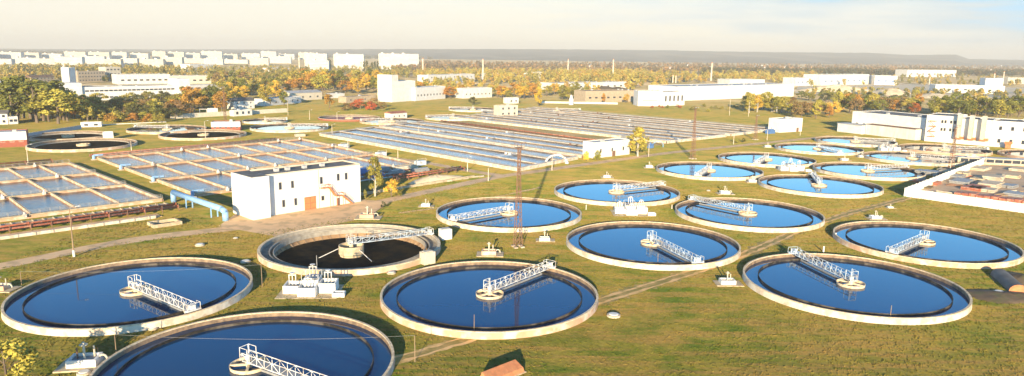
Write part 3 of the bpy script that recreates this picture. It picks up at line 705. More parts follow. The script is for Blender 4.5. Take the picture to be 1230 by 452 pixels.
for nm in ('brick_shed', 'pump_house'):
    t_ = bpy.data.objects[nm]; wl_ = [c for c in t_.children if c.name.startswith('wall')][0]; xs = [v.co.x for v in wl_.data.vertices]; hs = max(v.co.z for v in wl_.data.vertices)
    ob('upper_wall', MB().box(-.03, max(xs)+.03, -.035, .3, hs*.48, hs+.46).mesh('upper_wall'), M['white_clean'], t_)
building('low_shed', 'low white shed with a rusty red roof on the far lawn beside a round tank', (470, 143.5), (489, 142), 136, 7, 'white', 'redpipe', 1, 3, 1, 1, gable=1.2)
building('control_house', 'cream control house with a brown open porch between two far round tanks', (600, 140.5), (622, 139.5), 127.5, 8, 'cream', 'pale_roof', 2, 3, 1.5, 1.5)
building('control_house', 'small white house block on the grass just behind the porch of the cream control house', (611, 124.8), (623, 124.3), 118.2, 8, 'white', 'pale_roof', 1, 2)
building('bungalow', 'small white gable roofed house left of the yellow trees, above the lawn', (281, 131.8), (306, 130.3), 121.5, 9, 'white', 'grey_roof', 2, 3, 1, 1, gable=2.6, cat='house')
building('outbuilding', 'low white outbuilding with open bays in front of the gable roofed house', (281, 140), (303, 138.5), 133, 5, 'white', 'pale_roof', 1, 3, 1.6, 1.8)
building('workshop', 'long low white workshop left of the yellow sided warehouse', (320, 127.6), (362, 123.5), 118, 12, 'white', 'pale_roof', 1, 6, 1.4, 1.2)
building('warehouse', 'cream warehouse with a yellow side among the yellow trees', (349, 121.5), (387, 119.5), 111.5, 16, 'cream', 'pale_roof', 1, 4, 2, 1.4, gable=2)
building('shed', 'small grey shed between the cream warehouse and the brown shed', (396, 118), (414, 117.6), 113, 10, 'pale_roof', 'pale_roof', cat='shed')
building('shed', 'grey brown shed left of the tall white stair block', (416, 124), (452, 121.5), 116, 10, 'beige', 'grey_roof', 1, 4, cat='shed')
# white stepped block and factories of the middle distance
t = building('factory_tower', 'tall plain white stepped block in the middle distance, left of its low wing', (471, 123), (499, 121), 98, 18, 'white_clean', 'pale_roof')
H_ = height(G(471, 123), 90.5); onroof(t, .02, 9, .02, 17.9, H_*.7, H_+.2, 'stair_tower')
building('factory_wing', 'low white factory wing with a row of small windows beside the tall stepped block', (499, 121.5), (535, 118.5), 105, 14, 'white_clean', 'pale_roof', 1, 9, 1.6, 1.6)
building('factory', 'low white factory hall with a shaded right end, behind the round dark bush', (557, 118.5), (591, 117), 106.5, 14, 'white', 'pale_roof', 1, 7, 1.4, 1.4)
t = building('factory', 'long white two storey factory with two rows of windows at the left', (99, 121.5), (214, 117.5), 104, 22, 'white_clean', 'grey_roof', 2, 20, 3.2, 1.3)
H_ = height(G(99, 121.5), 102); Lx = (G(214, 117.5)-G(99, 121.5)).length
onroof(t, Lx+.01, Lx+11, -3, 21, -.2, H_*1.28, 'end_block', 'white_clean'); onroof(t, -17, -.01, -2, 20, -.2, H_*1.12, 'end_block', 'white_clean')
t = building('stair_tower', 'narrow white slab tower above the left factory, split by a dark slot', (84, 101.5), (92, 101), 81.5, 10, 'white', 'pale_roof'); 
building('office_block', 'beige three storey office block with rows of dark windows behind the left factory', (94, 99), (127, 98), 86, 14, 'beige', 'grey_roof', 3, 9, 2.2, 1.6)
building('office_block', 'cream taller office block right of the beige one, behind the left factory', (128, 97.5), (146, 97), 81, 16, 'cream', 'pale_roof', 3, 4, 3, 2)
building('factory', 'wide flat white factory hall behind the long two storey one', (142, 101.5), (205, 100.5), 90, 30, 'white', 'pale_roof', 1, 8, 4, 2)
building('factory', 'lower right half of the wide flat factory hall, slightly pinkish', (206, 101), (254, 100.5), 91.5, 30, 'cream', 'pale_roof', 1, 6, 4, 2)
building('villa', 'brown two storey house with a dark roof left of the slab tower', (38, 99.5), (66, 98.5), 93, 12, 'beige', 'brown_roof', 2, 6, 2, 1.4, gable=3, cat='house')
building('barn', 'white barn with a grey roof at the left edge of the photo', (-6, 111), (13, 111.5), 101, 20, 'white', 'pale_roof', gable=3, cat='barn')
building('barn', 'grey roofed barn right of the white one at the left edge', (14, 112), (40, 110.5), 103.5, 26, 'pale_roof', 'grey_roof', gable=3, cat='barn')
building('canopy', 'long low white roofed store just left of the two storey factory', (43, 112.3), (84, 111), 107, 14, 'white', 'pale_roof', 1, 4, 3, 1.4, cat='store')
building('warehouse', 'white box warehouse with a dark shaded end above the left woodland', (229, 88.5), (258, 87.8), 77.5, 26, 'white', 'pale_roof', 1, 5, 4, 2)
building('kiosk', 'tiny white box hut beside the goal frame', (252, 138.3), (262, 137.8), 131.2, 4, 'white_clean', 'white', cat='hut')
building('house', 'cluttered white house at the left edge under big green trees', (-8, 150), (10, 149.5), 137, 10, 'white', 'grey_roof', 2, 2, 1.4, 1.4, gable=2)
building('house', 'small white lean-to beside the cluttered house at the left edge', (11, 149.5), (22, 149), 141, 6, 'white', 'pale_roof', 1, 2)
building('low_shed', 'low white long shed above the woodland, right of the two storey factory', (225, 108.5), (278, 106.5), 102.5, 16, 'white', 'pale_roof', 1, 6, 3, 1.2)
building('warehouse', 'white warehouse with a blue grey end in the far trees', (325, 88), (348, 87.5), 82, 22, 'white', 'blueblock', 1, 4, 3, 1.6)
building('depot', 'white multi level works building among the yellow trees', (514, 101), (570, 98.5), 90, 20, 'white', 'pale_roof', 2, 10, 2.4, 1.6)
t = building('depot', 'small pale office on legs right of the multi level works building', (579, 94.5), (604, 94), 88.5, 14, 'cream', 'pale_roof', 1, 6, 2.4, 1.4)
building('depot', 'white gatehouse block alone among the orange trees near the chimney', (634, 94.5), (652, 94), 87, 12, 'white_clean', 'pale_roof', 1, 3, 3, 2)
building('works_hall', 'long pale hall with a flat roof behind the beige wall building', (665, 109), (752, 106.5), 99.5, 26, 'white', 'grey_roof', 1, 10, 4, 1.8)
building('works_hall', 'long beige hall with brown heaps above it, left of the blue and white office', (703, 123.5), (764, 122), 109.5, 20, 'beige', 'brown_roof', 1, 8, 3, 1.6)
t = building('office', 'blue and white office with tall dark windows above the aeration field', (766, 127.5), (795, 127.7), 110, 16, 'white_clean', 'grey_roof', 1, 1, 14, 1.2, glass='frame')
t = building('office', 'right hand end of the blue and white office, with five tall blue windows', (796, 127.7), (822, 126.5), 111, 15, 'white_clean', 'grey_roof', 1, 5, 2, 5, glass='glass')
building('warehouse', 'very long bright white warehouse right of the blue and white office', (812, 121.5), (953, 116), 103, 40, 'white_clean', 'pale_roof', 0, 0)
building('warehouse', 'second white roof rising behind the very long warehouse', (876, 105), (918, 104.8), 96, 30, 'white', 'pale_roof', 1, 4, 4, 2)
building('warehouse', 'white warehouse with blue doors at the far right behind the birches', (955, 103.5), (977, 103), 94, 24, 'white', 'pale_roof', 1, 4, 3, 3, glass='blueblock')
building('factory', 'long white hall with a blue band, between the trees at the far right', (986, 103), (1043, 101.5), 90, 34, 'white', 'pale_roof', 1, 8, 6, 2, glass='blueblock')
building('factory', 'shorter white hall with a blue door right of the long hall', (1050, 102), (1077, 102.5), 91.5, 30, 'white', 'blueblock', 1, 3, 4, 3, glass='blueblock')
building('factory', 'stepped white plant on the far right skyline, above the others', (1089, 92.5), (1148, 92.8), 84.5, 40, 'white', 'pale_roof', 1, 8, 6, 3)
t = building('factory', 'long low white hall with a tall white silo end, far right above the sand yard', (1123, 111), (1206, 113), 103, 30, 'white', 'pale_roof', 1, 8, 4, 2)
Lx = (G(1206, 113)-G(1123, 111)).length; onroof(t, Lx-24, Lx-2, 3, 26, 5, height(G(1195, 113), 94.5), 'silo_block', 'white_clean')
building('factory', 'pale low hall at the right edge of the photo beyond the sand yard', (1210, 101), (1260, 101.5), 94, 30, 'cream', 'grey_roof', 1, 6, 4, 2)

# process building at the right: stepped white facade
def facade(a, b, top, depth, name, label, **k): return building(name, label, a, b, top, depth, 'white_clean', 'grey_roof', **k)
PB = [W_ for W_ in (UV(490, 184), UV(470, 128), UV(463, 86), UV(456, 40))]
A_, B_ = G(1022, 158), G(1109, 168.5)
t = facade(A_, B_, 138.5, 26, 'process_hall', 'long lower left wing of the white process building', rows=1, cols=9, ww=1.6, wh=1.6)
Ln = (B_-A_).length; Hh = height(A_.lerp(B_, .5), 138.5)
ob('annex', MB().box(-3, Ln*.30, -9, -.01, -.2, Hh*.42).mesh('annex'), M['white_clean'], t); ob('annex_roof', MB().box(-3.4, Ln*.30+.4, -9.4, -.02, Hh*.42+.003, Hh*.42+.3).mesh('annex_roof'), M['pale_roof'], t)
ob('gallery', MB().box(Ln*.31, Ln*.98, -6, -.01, -.2, Hh*.5).mesh('gallery'), M['white'], t); ob('gallery_roof', MB().box(Ln*.31, Ln*.98, -6.3, -.02, Hh*.5+.003, Hh*.5+.3).mesh('gallery_roof'), M['brown_roof'], t)
A2, B2 = G(1110, 169.5), G(1147, 172.5)
t = facade(A2, B2, 140, 24, 'stair_block', 'taller white stair block in the middle of the process building, with paired small windows', rows=0)
Ln = (B2-A2).length; H2 = height(A2.lerp(B2, .5), 140)
for x in (.52, .62, .80, .92):
    for z in (.45, .75): put_window(t, Ln*x, H2*z, 1.0, 1.6)
zig = MB()
for i in range(4): zig.box(Ln*.12, Ln*.34, -1.6, -.01, H2*(.2+.2*i), H2*(.2+.2*i)+.3)
for i in range(3): zig.bar((Ln*(.12 if i % 2 else .34), -1.5, H2*(.2+.2*i)+.2), (Ln*(.34 if i % 2 else .12), -1.5, H2*(.4+.2*i)), .2)
ob('fire_stair', zig.mesh('fire_stair'), M['door'], t)
A3, B3 = G(1147.5, 172.6), G(1188, 176)
t = facade(A3, B3, 144.5, 22, 'process_hall', 'middle part of the process building with three projecting shaded bays', rows=0)
Ln = (B3-A3).length; H3 = height(A3.lerp(B3, .5), 143)
for i in range(3):
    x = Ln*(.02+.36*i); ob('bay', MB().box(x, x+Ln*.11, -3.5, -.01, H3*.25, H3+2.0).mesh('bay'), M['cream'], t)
    ob('balcony', MB().box(x-.4, x+Ln*.22, -2.6, -.01, H3*.2, H3*.2+1.3).mesh('balcony'), M['door'], t)
A4, B4 = G(1188.5, 176), G(1300, 184)
t = facade(A4, B4, 149, 22, 'process_hall', 'right hand wing of the white process building running out of the photo', rows=2, cols=7, ww=1.3, wh=2.0, door=.2)
building('porch', 'small brown gabled porch hut at the foot of the right process wing', (1207, 178.3), (1214, 178.8), 173.2, 2.5, 'brick', 'door', gable=1.2, cat='porch')

# city on the horizon
cg = 'pale apartment slabs on the skyline'
ci = 0
rnd = random.Random(5)
def slab(x0, x1, yb, yt, label, w_='white', sh='white', dep=14):
    A, B = G(x0, yb), G(x1, yb+.013*(x1-x0)); H = height(A.lerp(B, .5), yt); Ln = (B-A).length
    t = thing('apartment_block', label, 'apartment block', A, math.atan2(B.y-A.y, B.x-A.x), cg)
    ob('wall', MB().box(0, Ln, 0, dep, -.3, H).mesh('wall'), M[{'white': 'city', 'cream': 'city2'}[w_]], t)
    r_ = ob('roof', MB().box(.4, Ln-.4, .4, dep-.4, H+.003, H+.5).mesh('roof'), M['pale_roof'], t)
    for k_ in range(max(1, int(Ln/28))): x = 6+k_*28; m_ = MB().box(x, min(Ln-1, x+6), 3, 9, H+.5, H+3.4); ob('lift_house', m_.mesh('lift_house'), M['city'], r_)
    fl = max(3, int(H/3.1)); m_ = MB()
    for j in range(fl): m_.box(1.2, Ln-1.2, -.12, -.02, H*(j+.4)/fl, H*(j+.4)/fl+1.15)
    ob('window_band', m_.mesh('window_band'), M['pale_glass'], t)
    return t
M['pale_glass'] = mat('pale_window_band', (.30, .31, .33), (.22, .23, .26), .15, .3, c3=(.5, .48, .44), s3=.12, a3=.9)  # pale grey glass with lighter blotches at random
slab(455, 503, 83.5, 65.0, 'tallest white apartment slab on the skyline, right of the dark poplars')
slab(401, 437, 82, 65.3, 'wide white apartment slab just left of the dark poplars on the skyline')
slab(366, 393, 80, 64.8, 'white apartment slab left of the dark tree pair on the skyline')
slab(372, 395, 87.5, 73, 'nearer small white block below the skyline slabs, left of the dark trees')
xs = -40
lab = ['pale apartment slab in the nearer row of the city', 'pale apartment slab in the farther row of the city']
while xs < 350:
    wd = rnd.uniform(16, 34); slab(xs, xs+wd, rnd.uniform(76, 82), rnd.uniform(67.8, 72), lab[0], rnd.choice(['white', 'cream', 'white'])); xs += wd+rnd.uniform(-1, 3)
xs = -30
while xs < 360:
    wd = rnd.uniform(14, 26); slab(xs, xs+wd, 71.5, rnd.uniform(61.8, 65.2), lab[1], rnd.choice(['white', 'white', 'cream']), dep=20); xs += wd+rnd.uniform(1, 5)

# ------------------------------------------------------------------ fences
def panel_fence(label, a, b, h=2.9, n=None, m_='white_clean'):
    t = thing('panel_fence', label, 'fence', a.copy(), math.atan2(b.y-a.y, b.x-a.x), 'concrete fence round the yard')
    Ln = (b-a).length; n = n or int(Ln/4); s_ = Ln/n
    pm = MB().box(.09, s_-.09, -.05, .05, 0, h-.12).box(.09, s_-.09, -.08, .08, h-.12, h).box(.09, s_-.09, -.075, .075, 0, .35).mesh('panel')
    po = MB().box(-.09, .09, -.12, .12, -.2, h+.12).mesh('post')
    for i in range(n):
        o = ob('panel', pm, M[m_], t, (i*s_, random.uniform(-.03, .03), random.uniform(-.05, .03))); o.rotation_euler[1] = random.uniform(-.006, .006)
        ob('post', po, M[m_], t, (i*s_, 0, 0))
    return t
c0 = G(1086, 236)
panel_fence('near side of the white concrete yard fence, running out of the photo to the right', c0, G(1290, 264.5))
panel_fence('side of the white concrete yard fence that runs away along the shaded grass', G(1184, 196.5), c0)
wf = G(60, 166); panel_fence('grey plank fence behind the two dark round tanks at the left', G(22, 167), G(98, 155), 2.2, 24, 'pale_roof')
# yard contents
t = thing('slab_stack', 'long stack of dusty red panels just behind the near fence', 'stack', UV(283, 70), A44+R_(-90), 'stacks of building material in the fenced yard')
mb = MB()
for i in range(10): mb.box(i*2.2, i*2.2+2.0, -2.2, 2.2, 0, 1.0+.15*(i % 3))
ob('panel', mb.mesh('panel'), M['redpipe'], t)
k = 0
for (x, y, n, h, c_) in ((1175, 218, 4, 2, 'concrete'), (1164, 212, 5, 3, 'concrete'), (1185, 226, 5, 3, 'concrete_w'), (1196, 231, 4, 2, 'concrete_w'), (1152, 206, 3, 2, 'concrete'), (1190, 219, 4, 4, 'concrete_w'), (1140, 214, 5, 2, 'grey_steel'), (1150, 221, 5, 2, 'grey_steel'), (1128, 211, 4, 3, 'grey_steel'), (1213, 214, 3, 2, 'concrete'), (1222, 206, 4, 2, 'concrete_w'), (1205, 240, 4, 1, 'concrete'), (1128, 222, 4, 2, 'redpipe'), (1165, 229, 5, 2, 'redpipe'), (1220, 226, 4, 2, 'grey_steel'), (1172, 205, 5, 2, 'concrete_w'), (1216, 236, 3, 2, 'grey_steel'), (1105, 226, 3, 1, 'earth'), (1135, 207, 4, 2, 'concrete')):
    p = G(x, y); ll = ['bright slab pile', 'grey heap of steel pieces', 'low slab pile', 'red pile'][0 if c_ == 'concrete_w' else 1 if c_ == 'grey_steel' else 3 if c_ == 'redpipe' else 2]
    t = thing('slab_stack', {'bright slab pile': 'stack of bright concrete slabs in the fenced yard', 'grey heap of steel pieces': 'dark stack of steel pieces in the fenced yard', 'red pile': 'low stack of dark red beams in the fenced yard', 'low slab pile': 'dusty stack of concrete slabs in the fenced yard'}[ll], 'stack', p, A44+random.choice((0, math.pi/2))+random.uniform(-.1, .1), 'stacks of building material in the fenced yard')
    for j in range(n):
        mb = MB(); hh = 0
        for q in range(h): mb.box(j*2.1+random.uniform(-.1, .1), j*2.1+1.9, -3+random.uniform(-.3, .3), 3+random.uniform(-.3, .3), q*.55, q*.55+.46)
        ob('slab', mb.mesh('slab'), M[c_], t)
ry = random.Random(4)
for i in range(16):
    p = UV(278+ry.uniform(0, 92), 30+ry.uniform(0, 48)); c_ = ry.choice(['rust', 'concrete_w', 'timber', 'redpipe', 'grey_steel'])
    nm = {'rust': 'rusty steel', 'concrete_w': 'pale concrete', 'timber': 'brown timber', 'redpipe': 'dark red', 'grey_steel': 'grey steel'}[c_]
    t = thing('beam_pile', 'small loose pile of %s beams in the yard' % nm, 'pile', p, ry.uniform(0, 3), 'small piles in the fenced yard')
    for j in range(5): o = ob('beam', MB().box(-2.6, 2.6, -.2, .2, 0, .35).mesh('beam'), M[c_], t, (ry.uniform(-.5, .5), (j-2)*.55 if j < 4 else 0, 0 if j < 4 else .36), ry.uniform(-.12, .12))
building('store_shed', 'long pale roofed open shed along the far side of the fenced yard', (1150, 196), (1250, 201), 191.5, 7, 'concrete', 'pale_roof', 1, 9, 3, 1.4, parapet=False, cat='shed')
t = thing('lorry', 'small white and blue lorry parked beside the far corner of the fence', 'lorry', G(1160, 195), R_(-20))
mb = MB().box(0, 5, -1.2, 1.2, .9, 2.9); ob('cargo_box', mb.mesh('cargo_box'), M['white_clean'], t)
mb = MB().hexa([(5.1, -1.1, .7), (7, -1.1, .7), (7, 1.1, .7), (5.1, 1.1, .7)], [(5.1, -1.1, 2.6), (6.5, -1.1, 2.6), (6.5, 1.1, 2.6), (5.1, 1.1, 2.6)]); ob('cab', mb.mesh('cab'), M['blueblock'], t)
ob('windscreen', MB().hexa([(6.86, -.95, 1.6), (6.9, -.95, 1.6), (6.9, .95, 1.6), (6.86, .95, 1.6)], [(6.57, -.95, 2.4), (6.62, -.95, 2.4), (6.62, .95, 2.4), (6.57, .95, 2.4)]).mesh('windscreen'), M['glass'], t)
ob('chassis', MB().box(0, 6.8, -.5, .5, .55, .88).mesh('chassis'), M['dark'], t)
wm_ = MB().tube((0, -.15, 0), (0, .15, 0), .48, n=16).mesh('wheel')
for x in (1.2, 6.0):
    for y in (-1.1, 1.1): ob('wheel', wm_, M['dark'], t, (x, y, .48))

# ------------------------------------------------------------------ arched brick shelters
def shelter(label, p, ang, Ls, r, shift=0):
    t = thing('brick_shelter', label, 'shelter', p, ang, 'arched brick shelters dug into the grass')
    n = 14; pr = [(r*math.cos(math.pi*i/n), r*.8*math.sin(math.pi*i/n)+.3) for i in range(n+1)]
    m_ = MB(); vs = [(0, y, z) for y, z in pr]+[(Ls, y, z) for y, z in pr]+[(0, r, -.2), (0, -r, -.2), (Ls, r, -.2), (Ls, -r, -.2)]
    k = n+1; fs = [(i, i+1, k+i+1, k+i) for i in range(n)]+[(2*k, 0, k, 2*k+2), (n, 2*k+1, 2*k+3, k+n), tuple(range(k, 2*k))+(2*k+3, 2*k+2)]
    m_.add(vs, fs); ob('vaulted_roof', m_.mesh('vaulted_roof'), M['grey_roof'] if shift else M['brick'], t)
    e_ = MB(); pe = [(y*1.04, z*1.03) for y, z in pr]
    e_.add([(-.3, y, z) for y, z in pe]+[(-.3, -r*1.04, -.2), (-.3, r*1.04, -.2)]+[(-.004, y, z) for y, z in pe]+[(-.004, -r*1.04, -.2), (-.004, r*1.04, -.2)],
           [tuple(range(k+2)), tuple(range(k+2, 2*k+4))[::-1]]+[(i, i+k+2, (i+1) % (k+2)+k+2, (i+1) % (k+2)) for i in range(k+2)])
    ob('end_wall', e_.mesh('end_wall'), M['brick'], t)
    return t
shelter('orange brick vault with a grey rounded roof, sunk in the bank at the right edge', G(1223, 351.5), R_(72), 12, 1.65, 1)
t = thing('brick_shelter', 'orange brick slab topped bunker at the bottom edge of the photo', 'shelter', G(590, 459), math.atan2(G(625, 445).y-G(590, 459).y, G(625, 445).x-G(590, 459).x), 'arched brick shelters dug into the grass')
Lq = (G(625, 445)-G(590, 459)).length
ob('vaulted_roof', MB().hexa([(-1, -.9, 0), (Lq, -.9, 0), (Lq, 1.6, 0), (-1, 1.6, 0)], [(-1, -.8, .8), (Lq-.2, -.8, .8), (Lq-.2, .9, 1.5), (-1, .9, 1.5)]).mesh('vaulted_roof'), M['brick'], t)
ob('kerb', MB().box(-1.2, Lq+.2, -1.1, 1.8, -.1, .12).mesh('kerb'), M['concrete'], t)
# dug earth beside the right shelter
def heap(name, label, p, rx, ry, h, m_, cat, grp=None, n=22, seed=1, rz=0):
    r = random.Random(seed); mb = MB(); vs = [(0, 0, h)]; rings = 6
    for j in range(1, rings+1):
        f = j/rings
        for i in range(n):
            a = 2*math.pi*i/n; k_ = f*(1+.16*math.sin(3*a+seed)+r.uniform(-.06, .06))
            vs.append((rx*k_*math.cos(a), ry*k_*math.sin(a), max(-.05, h*(1-f)**.8*(1+r.uniform(-.18, .18))) if j < rings else -.1))
    fs = [(0, 1+i, 1+(i+1) % n) for i in range(n)]
    for j in range(rings-1):
        for i in range(n): fs.append((1+j*n+i, 1+(j+1)*n+i, 1+(j+1)*n+(i+1) % n, 1+j*n+(i+1) % n))
    mb.add(vs, fs); o = ob(name, mb.mesh(name, None, True), M[m_], None, p, rz); return tag(o, label, cat, grp)
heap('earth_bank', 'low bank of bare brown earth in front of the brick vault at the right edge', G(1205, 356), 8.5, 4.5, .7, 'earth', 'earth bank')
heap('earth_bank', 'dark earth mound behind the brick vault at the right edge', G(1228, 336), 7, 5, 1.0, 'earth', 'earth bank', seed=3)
for x, y, rx, h, lb in ((1010, 110.5, 62, 10, 'wide pale sand heap at the far right behind the trees'), (1069, 114, 32, 9, 'conical pale sand heap right of the wide one'), (1120, 117, 40, 5, 'flat sand heap in front of the low hall at the far right'), (1170, 119, 26, 4, 'smallest sand heap near the white silo'), (725, 108.5, 24, 5.5, 'brown spoil heap above the beige hall'), (742, 109, 18, 5, 'second brown spoil heap above the beige hall, to the right')):
    heap('sand_heap', lb, G(x, y), rx, 22, h, 'sand' if x > 900 else 'earth', 'heap', 'heaps of sand and spoil', seed=int(x))

# ------------------------------------------------------------------ works area behind the blockhouse
heap('sand_heap', 'long low heap of yellow sand beside the rusty pipework behind the blockhouse', UV(161, 208), 13, 4, 1.8, 'sand', 'heap', 'heaps of sand and spoil', seed=9, rz=A44)
t = thing('pump_station', 'jumble of blue pump housings and pale pipes behind the two birches', 'machinery', UV(140, 222), A44)
for x, y, lx, ly, h, m_ in ((0, 8, 9, 4, 2.6, 'blueblock'), (10, 10, 8, 3.5, 1.8, 'grey_steel'), (2, 0, 7, 3, 1.8, 'blueblock'), (-6, 3, 5, 6, 1.5, 'basinwater'), (20, 8, 10, 3, 1.7, 'concrete_w'), (24, 2, 7, 2.4, 1.3, 'grey_steel'), (14, 3, 6, 2.5, 1.4, 'grey_steel')):
    mb = MB().box(x, x+lx, y, y+ly, 0, h).box(x+.4, x+lx-.4, y+.4, y+ly-.4, h+.003, h+.4); mb.tube((x+lx*.5, y, h*.5), (x+lx*.5, y-1.2, h*.5), .4, n=10)
    ob('housing', mb.mesh('housing'), M[m_], t)
for i in range(7):
    mb = MB(); y = -3+i*2.3; mb.path([(-6, y, .9+.15*(i % 3)), (22+random.uniform(-4, 6), y, .9+.15*(i % 3))], .22, 8)
    for x in range(-5, 24, 5): mb.bar((x, y, 0), (x, y, .9), .14)
    ob('pipe', mb.mesh('pipe'), M[['steel', 'redpipe', 'grey_steel'][i % 3]], t)
pipe_rack('short run of orange red pipes above the sand heap behind the blockhouse', UV(148, 214), UV(182, 217), 2, 1.2, 3)
pipe_rack('red brown pipes crossing the bare ochre strip between the channel blocks', UV(300, 222), UV(303, 382), 2, .8, 5)
mb = MB(); mb.seg(UV(122, 200), UV(176, 203), .6, -.1, .8); wmesh('retaining_wall', mb, M['concrete'], 'low retaining wall in front of the sand heap by the road', 'wall')
mb = MB()
for i in range(9): mb.obox(UV(158+i*2.6, 203.2-(i % 3)*.6), A44+random.uniform(-.3, .3), 2.4, .7, 0, .5)
wmesh('kerb_stones', mb, M['concrete_w'], 'row of loose concrete beams lying beside the sand heap', 'beams')
for (u, v, lb) in ((179, 272, 'pale gate gear housing at the right end of the middle basin walkway'), (177, 240, 'pale gate gear housing at the right end of the front basin walkway'), (181, 307, 'pale gate gear housing at the right end of the upper basin walkway')):
    t = thing('gear_housing', lb, 'housing', UV(u, v), A44, 'gear housings at the basin ends')
    ob('body', MB().box(-1, 3.5, -1.2, 1.2, 0, 1.9).mesh('body'), M['steel_blue'], t); ob('rail', MB().bar((-1, -1.3, 2.8), (3.5, -1.3, 2.8), .08).bar((-1, -1.3, 0), (-1, -1.3, 2.8), .08).bar((3.5, -1.3, 0), (3.5, -1.3, 2.8), .08).mesh('rail'), M['steel'], t)

# arch pipe at the front corner of the aeration field
t = thing('pipe_arch', 'pale arched pipe standing at the near corner of the aeration channels', 'pipe', G(668, 197), R_(20))
pts = [(5*math.cos(math.pi*i/12), 0, 3.6*math.sin(math.pi*i/12)+.2) for i in range(13)]
ob('pipe', MB().path(pts, .5, 10).mesh('pipe', smooth=True), M['steel'], t); ob('flange', MB().tube((5, 0, 0), (5, 0, .5), .9, n=14).tube((-5, 0, 0), (-5, 0, .5), .9, n=14).mesh('flange'), M['steel_blue'], t)
t = thing('blue_pump', 'small bright blue pump with a curved pipe right of the yellow birch', 'pump', G(781, 178), R_(30))
ob('housing', MB().box(-1.4, 1.4, -1, 1, 0, 2.0).tube((0, 0, 2.0), (0, 0, 2.8), .5, n=12).mesh('housing'), M['blueblock'], t)
ob('pipe', MB().path([(1.4, 0, 2.2), (4, 0, 3.0), (7, 0, 3.0), (8.5, 0, 1.6), (8.5, 0, 0)], .18, 8).mesh('pipe'), M['bluepipe'], t)
mb = MB().box(-3, 3, -1.4, 1.4, 0, 2.2).box(-2.2, 2.2, -1.0, 1.0, 2.2, 2.7); 
t = thing('generator', 'dark blue box generator beside the white cube hut', 'machine', G(925, 160.5), R_(35)); ob('housing', mb.mesh('housing'), M['blueblock'], t); ob('pipe', MB().tube((1, 0, 2.7), (1, 0, 4), .2).mesh('pipe'), M['grey_steel'], t)
t = thing('generator', 'dark machine housing on the channels behind the small white control hut', 'machine', G(753, 168), R_(35)); ob('housing', mb.mesh('housing'), M['grey_steel'], t); ob('pipe', MB().tube((1, 0, 2.7), (1, 0, 4), .2).mesh('pipe'), M['grey_steel'], t)

# ------------------------------------------------------------------ valve chambers
def open_box(x0, x1, y0, y1, h, th=.3, z0=-.1):
    m_ = MB(); m_.box(x0, x1, y0, y0+th, z0, h).box(x0, x1, y1-th, y1, z0, h).box(x0, x0+th, y0+th, y1-th, z0, h).box(x1-th, x1, y0+th, y1-th, z0, h); return m_
def big_chamber(label, p, ang, s=1.0):
    t = thing('valve_chamber', label, 'valve chamber', p, ang, 'large white valve chambers'); t.scale = (s, s, s)
    for (x0, x1, y0, y1, h) in ((-4.6, -1.4, -1.6, 1.8, 1.5), (-1.6, 1.6, -3.4, -.4, 1.7), (1.7, 4.8, -1.4, 2.0, 1.9), (-1.4, 1.5, -.3, 3.2, 2.2)):
        o = ob('concrete_box', open_box(x0, x1, y0, y1, h, .28).mesh('concrete_box'), M['white_clean'], t)
        ob('floor', MB().box(x0+.28, x1-.28, y0+.28, y1-.28, -.1, h*.45).mesh('floor'), M['inner'], o)
    cov = MB(); cov.box(-1.0, 1.2, .1, 2.9, 2.22, 2.4); ob('cover', cov.mesh('cover'), M['grey_steel'], t)
    for x, y, z, h in ((-3.2, 0, 1.2, 1.9), (0, -1.6, 1.3, 1.6), (3.2, .4, 1.5, 2.0), (.2, 1.6, 2.3, 1.9)):
        g = MB(); g.bar((x-.6, y, z), (x-.6, y, z+h), .13).bar((x+.6, y, z), (x+.6, y, z+h), .13).bar((x-.7, y, z+h), (x+.7, y, z+h), .16).tube((x, y, z), (x, y, z+h+.5), .09, n=8).tube((x, y, z+h+.42), (x, y, z+h+.5), .5, n=16)
        ob('gate_spindle', g.mesh('gate_spindle'), M['steel'], t)
    ob('stub_box', open_box(4.6, 6.8, -3.6, -2.0, .8, .25).mesh('stub_box'), M['white_clean'], t)
    r = MB()
    for x in (-1.5, 1.5):
        for y in (-.2, 3.1): r.bar((x, y, 2.2), (x, y, 3.2), .08)
    r.bar((-1.5, 3.1, 3.2), (1.5, 3.1, 3.2), .07); r.bar((-1.5, -.2, 3.2), (-1.5, 3.1, 3.2), .07); r.bar((1.5, -.2, 3.2), (1.5, 3.1, 3.2), .07)
    ob('handrail', r.mesh('handrail'), M['steel'], t)
    ob('slab', MB().box(-5.4, 5.5, -4.2, 3.8, -.1, .06).mesh('slab'), M['concrete'], t)
    return t
big_chamber('white open topped valve boxes between the drained tank and the nearest tank', G(373, 350), R_(3), 1.06)
big_chamber('cluster of white walled valve boxes between the mast tank and the tank behind it', G(757, 256), R_(0), 1.02)
big_chamber('cluster of white valve boxes between the four tanks right of the second mast', G(950, 204.5), R_(0), 1.05)
big_chamber('cluster of white valve boxes between the far tanks in front of the process annex', G(1068, 181.5), R_(0), 1.05)
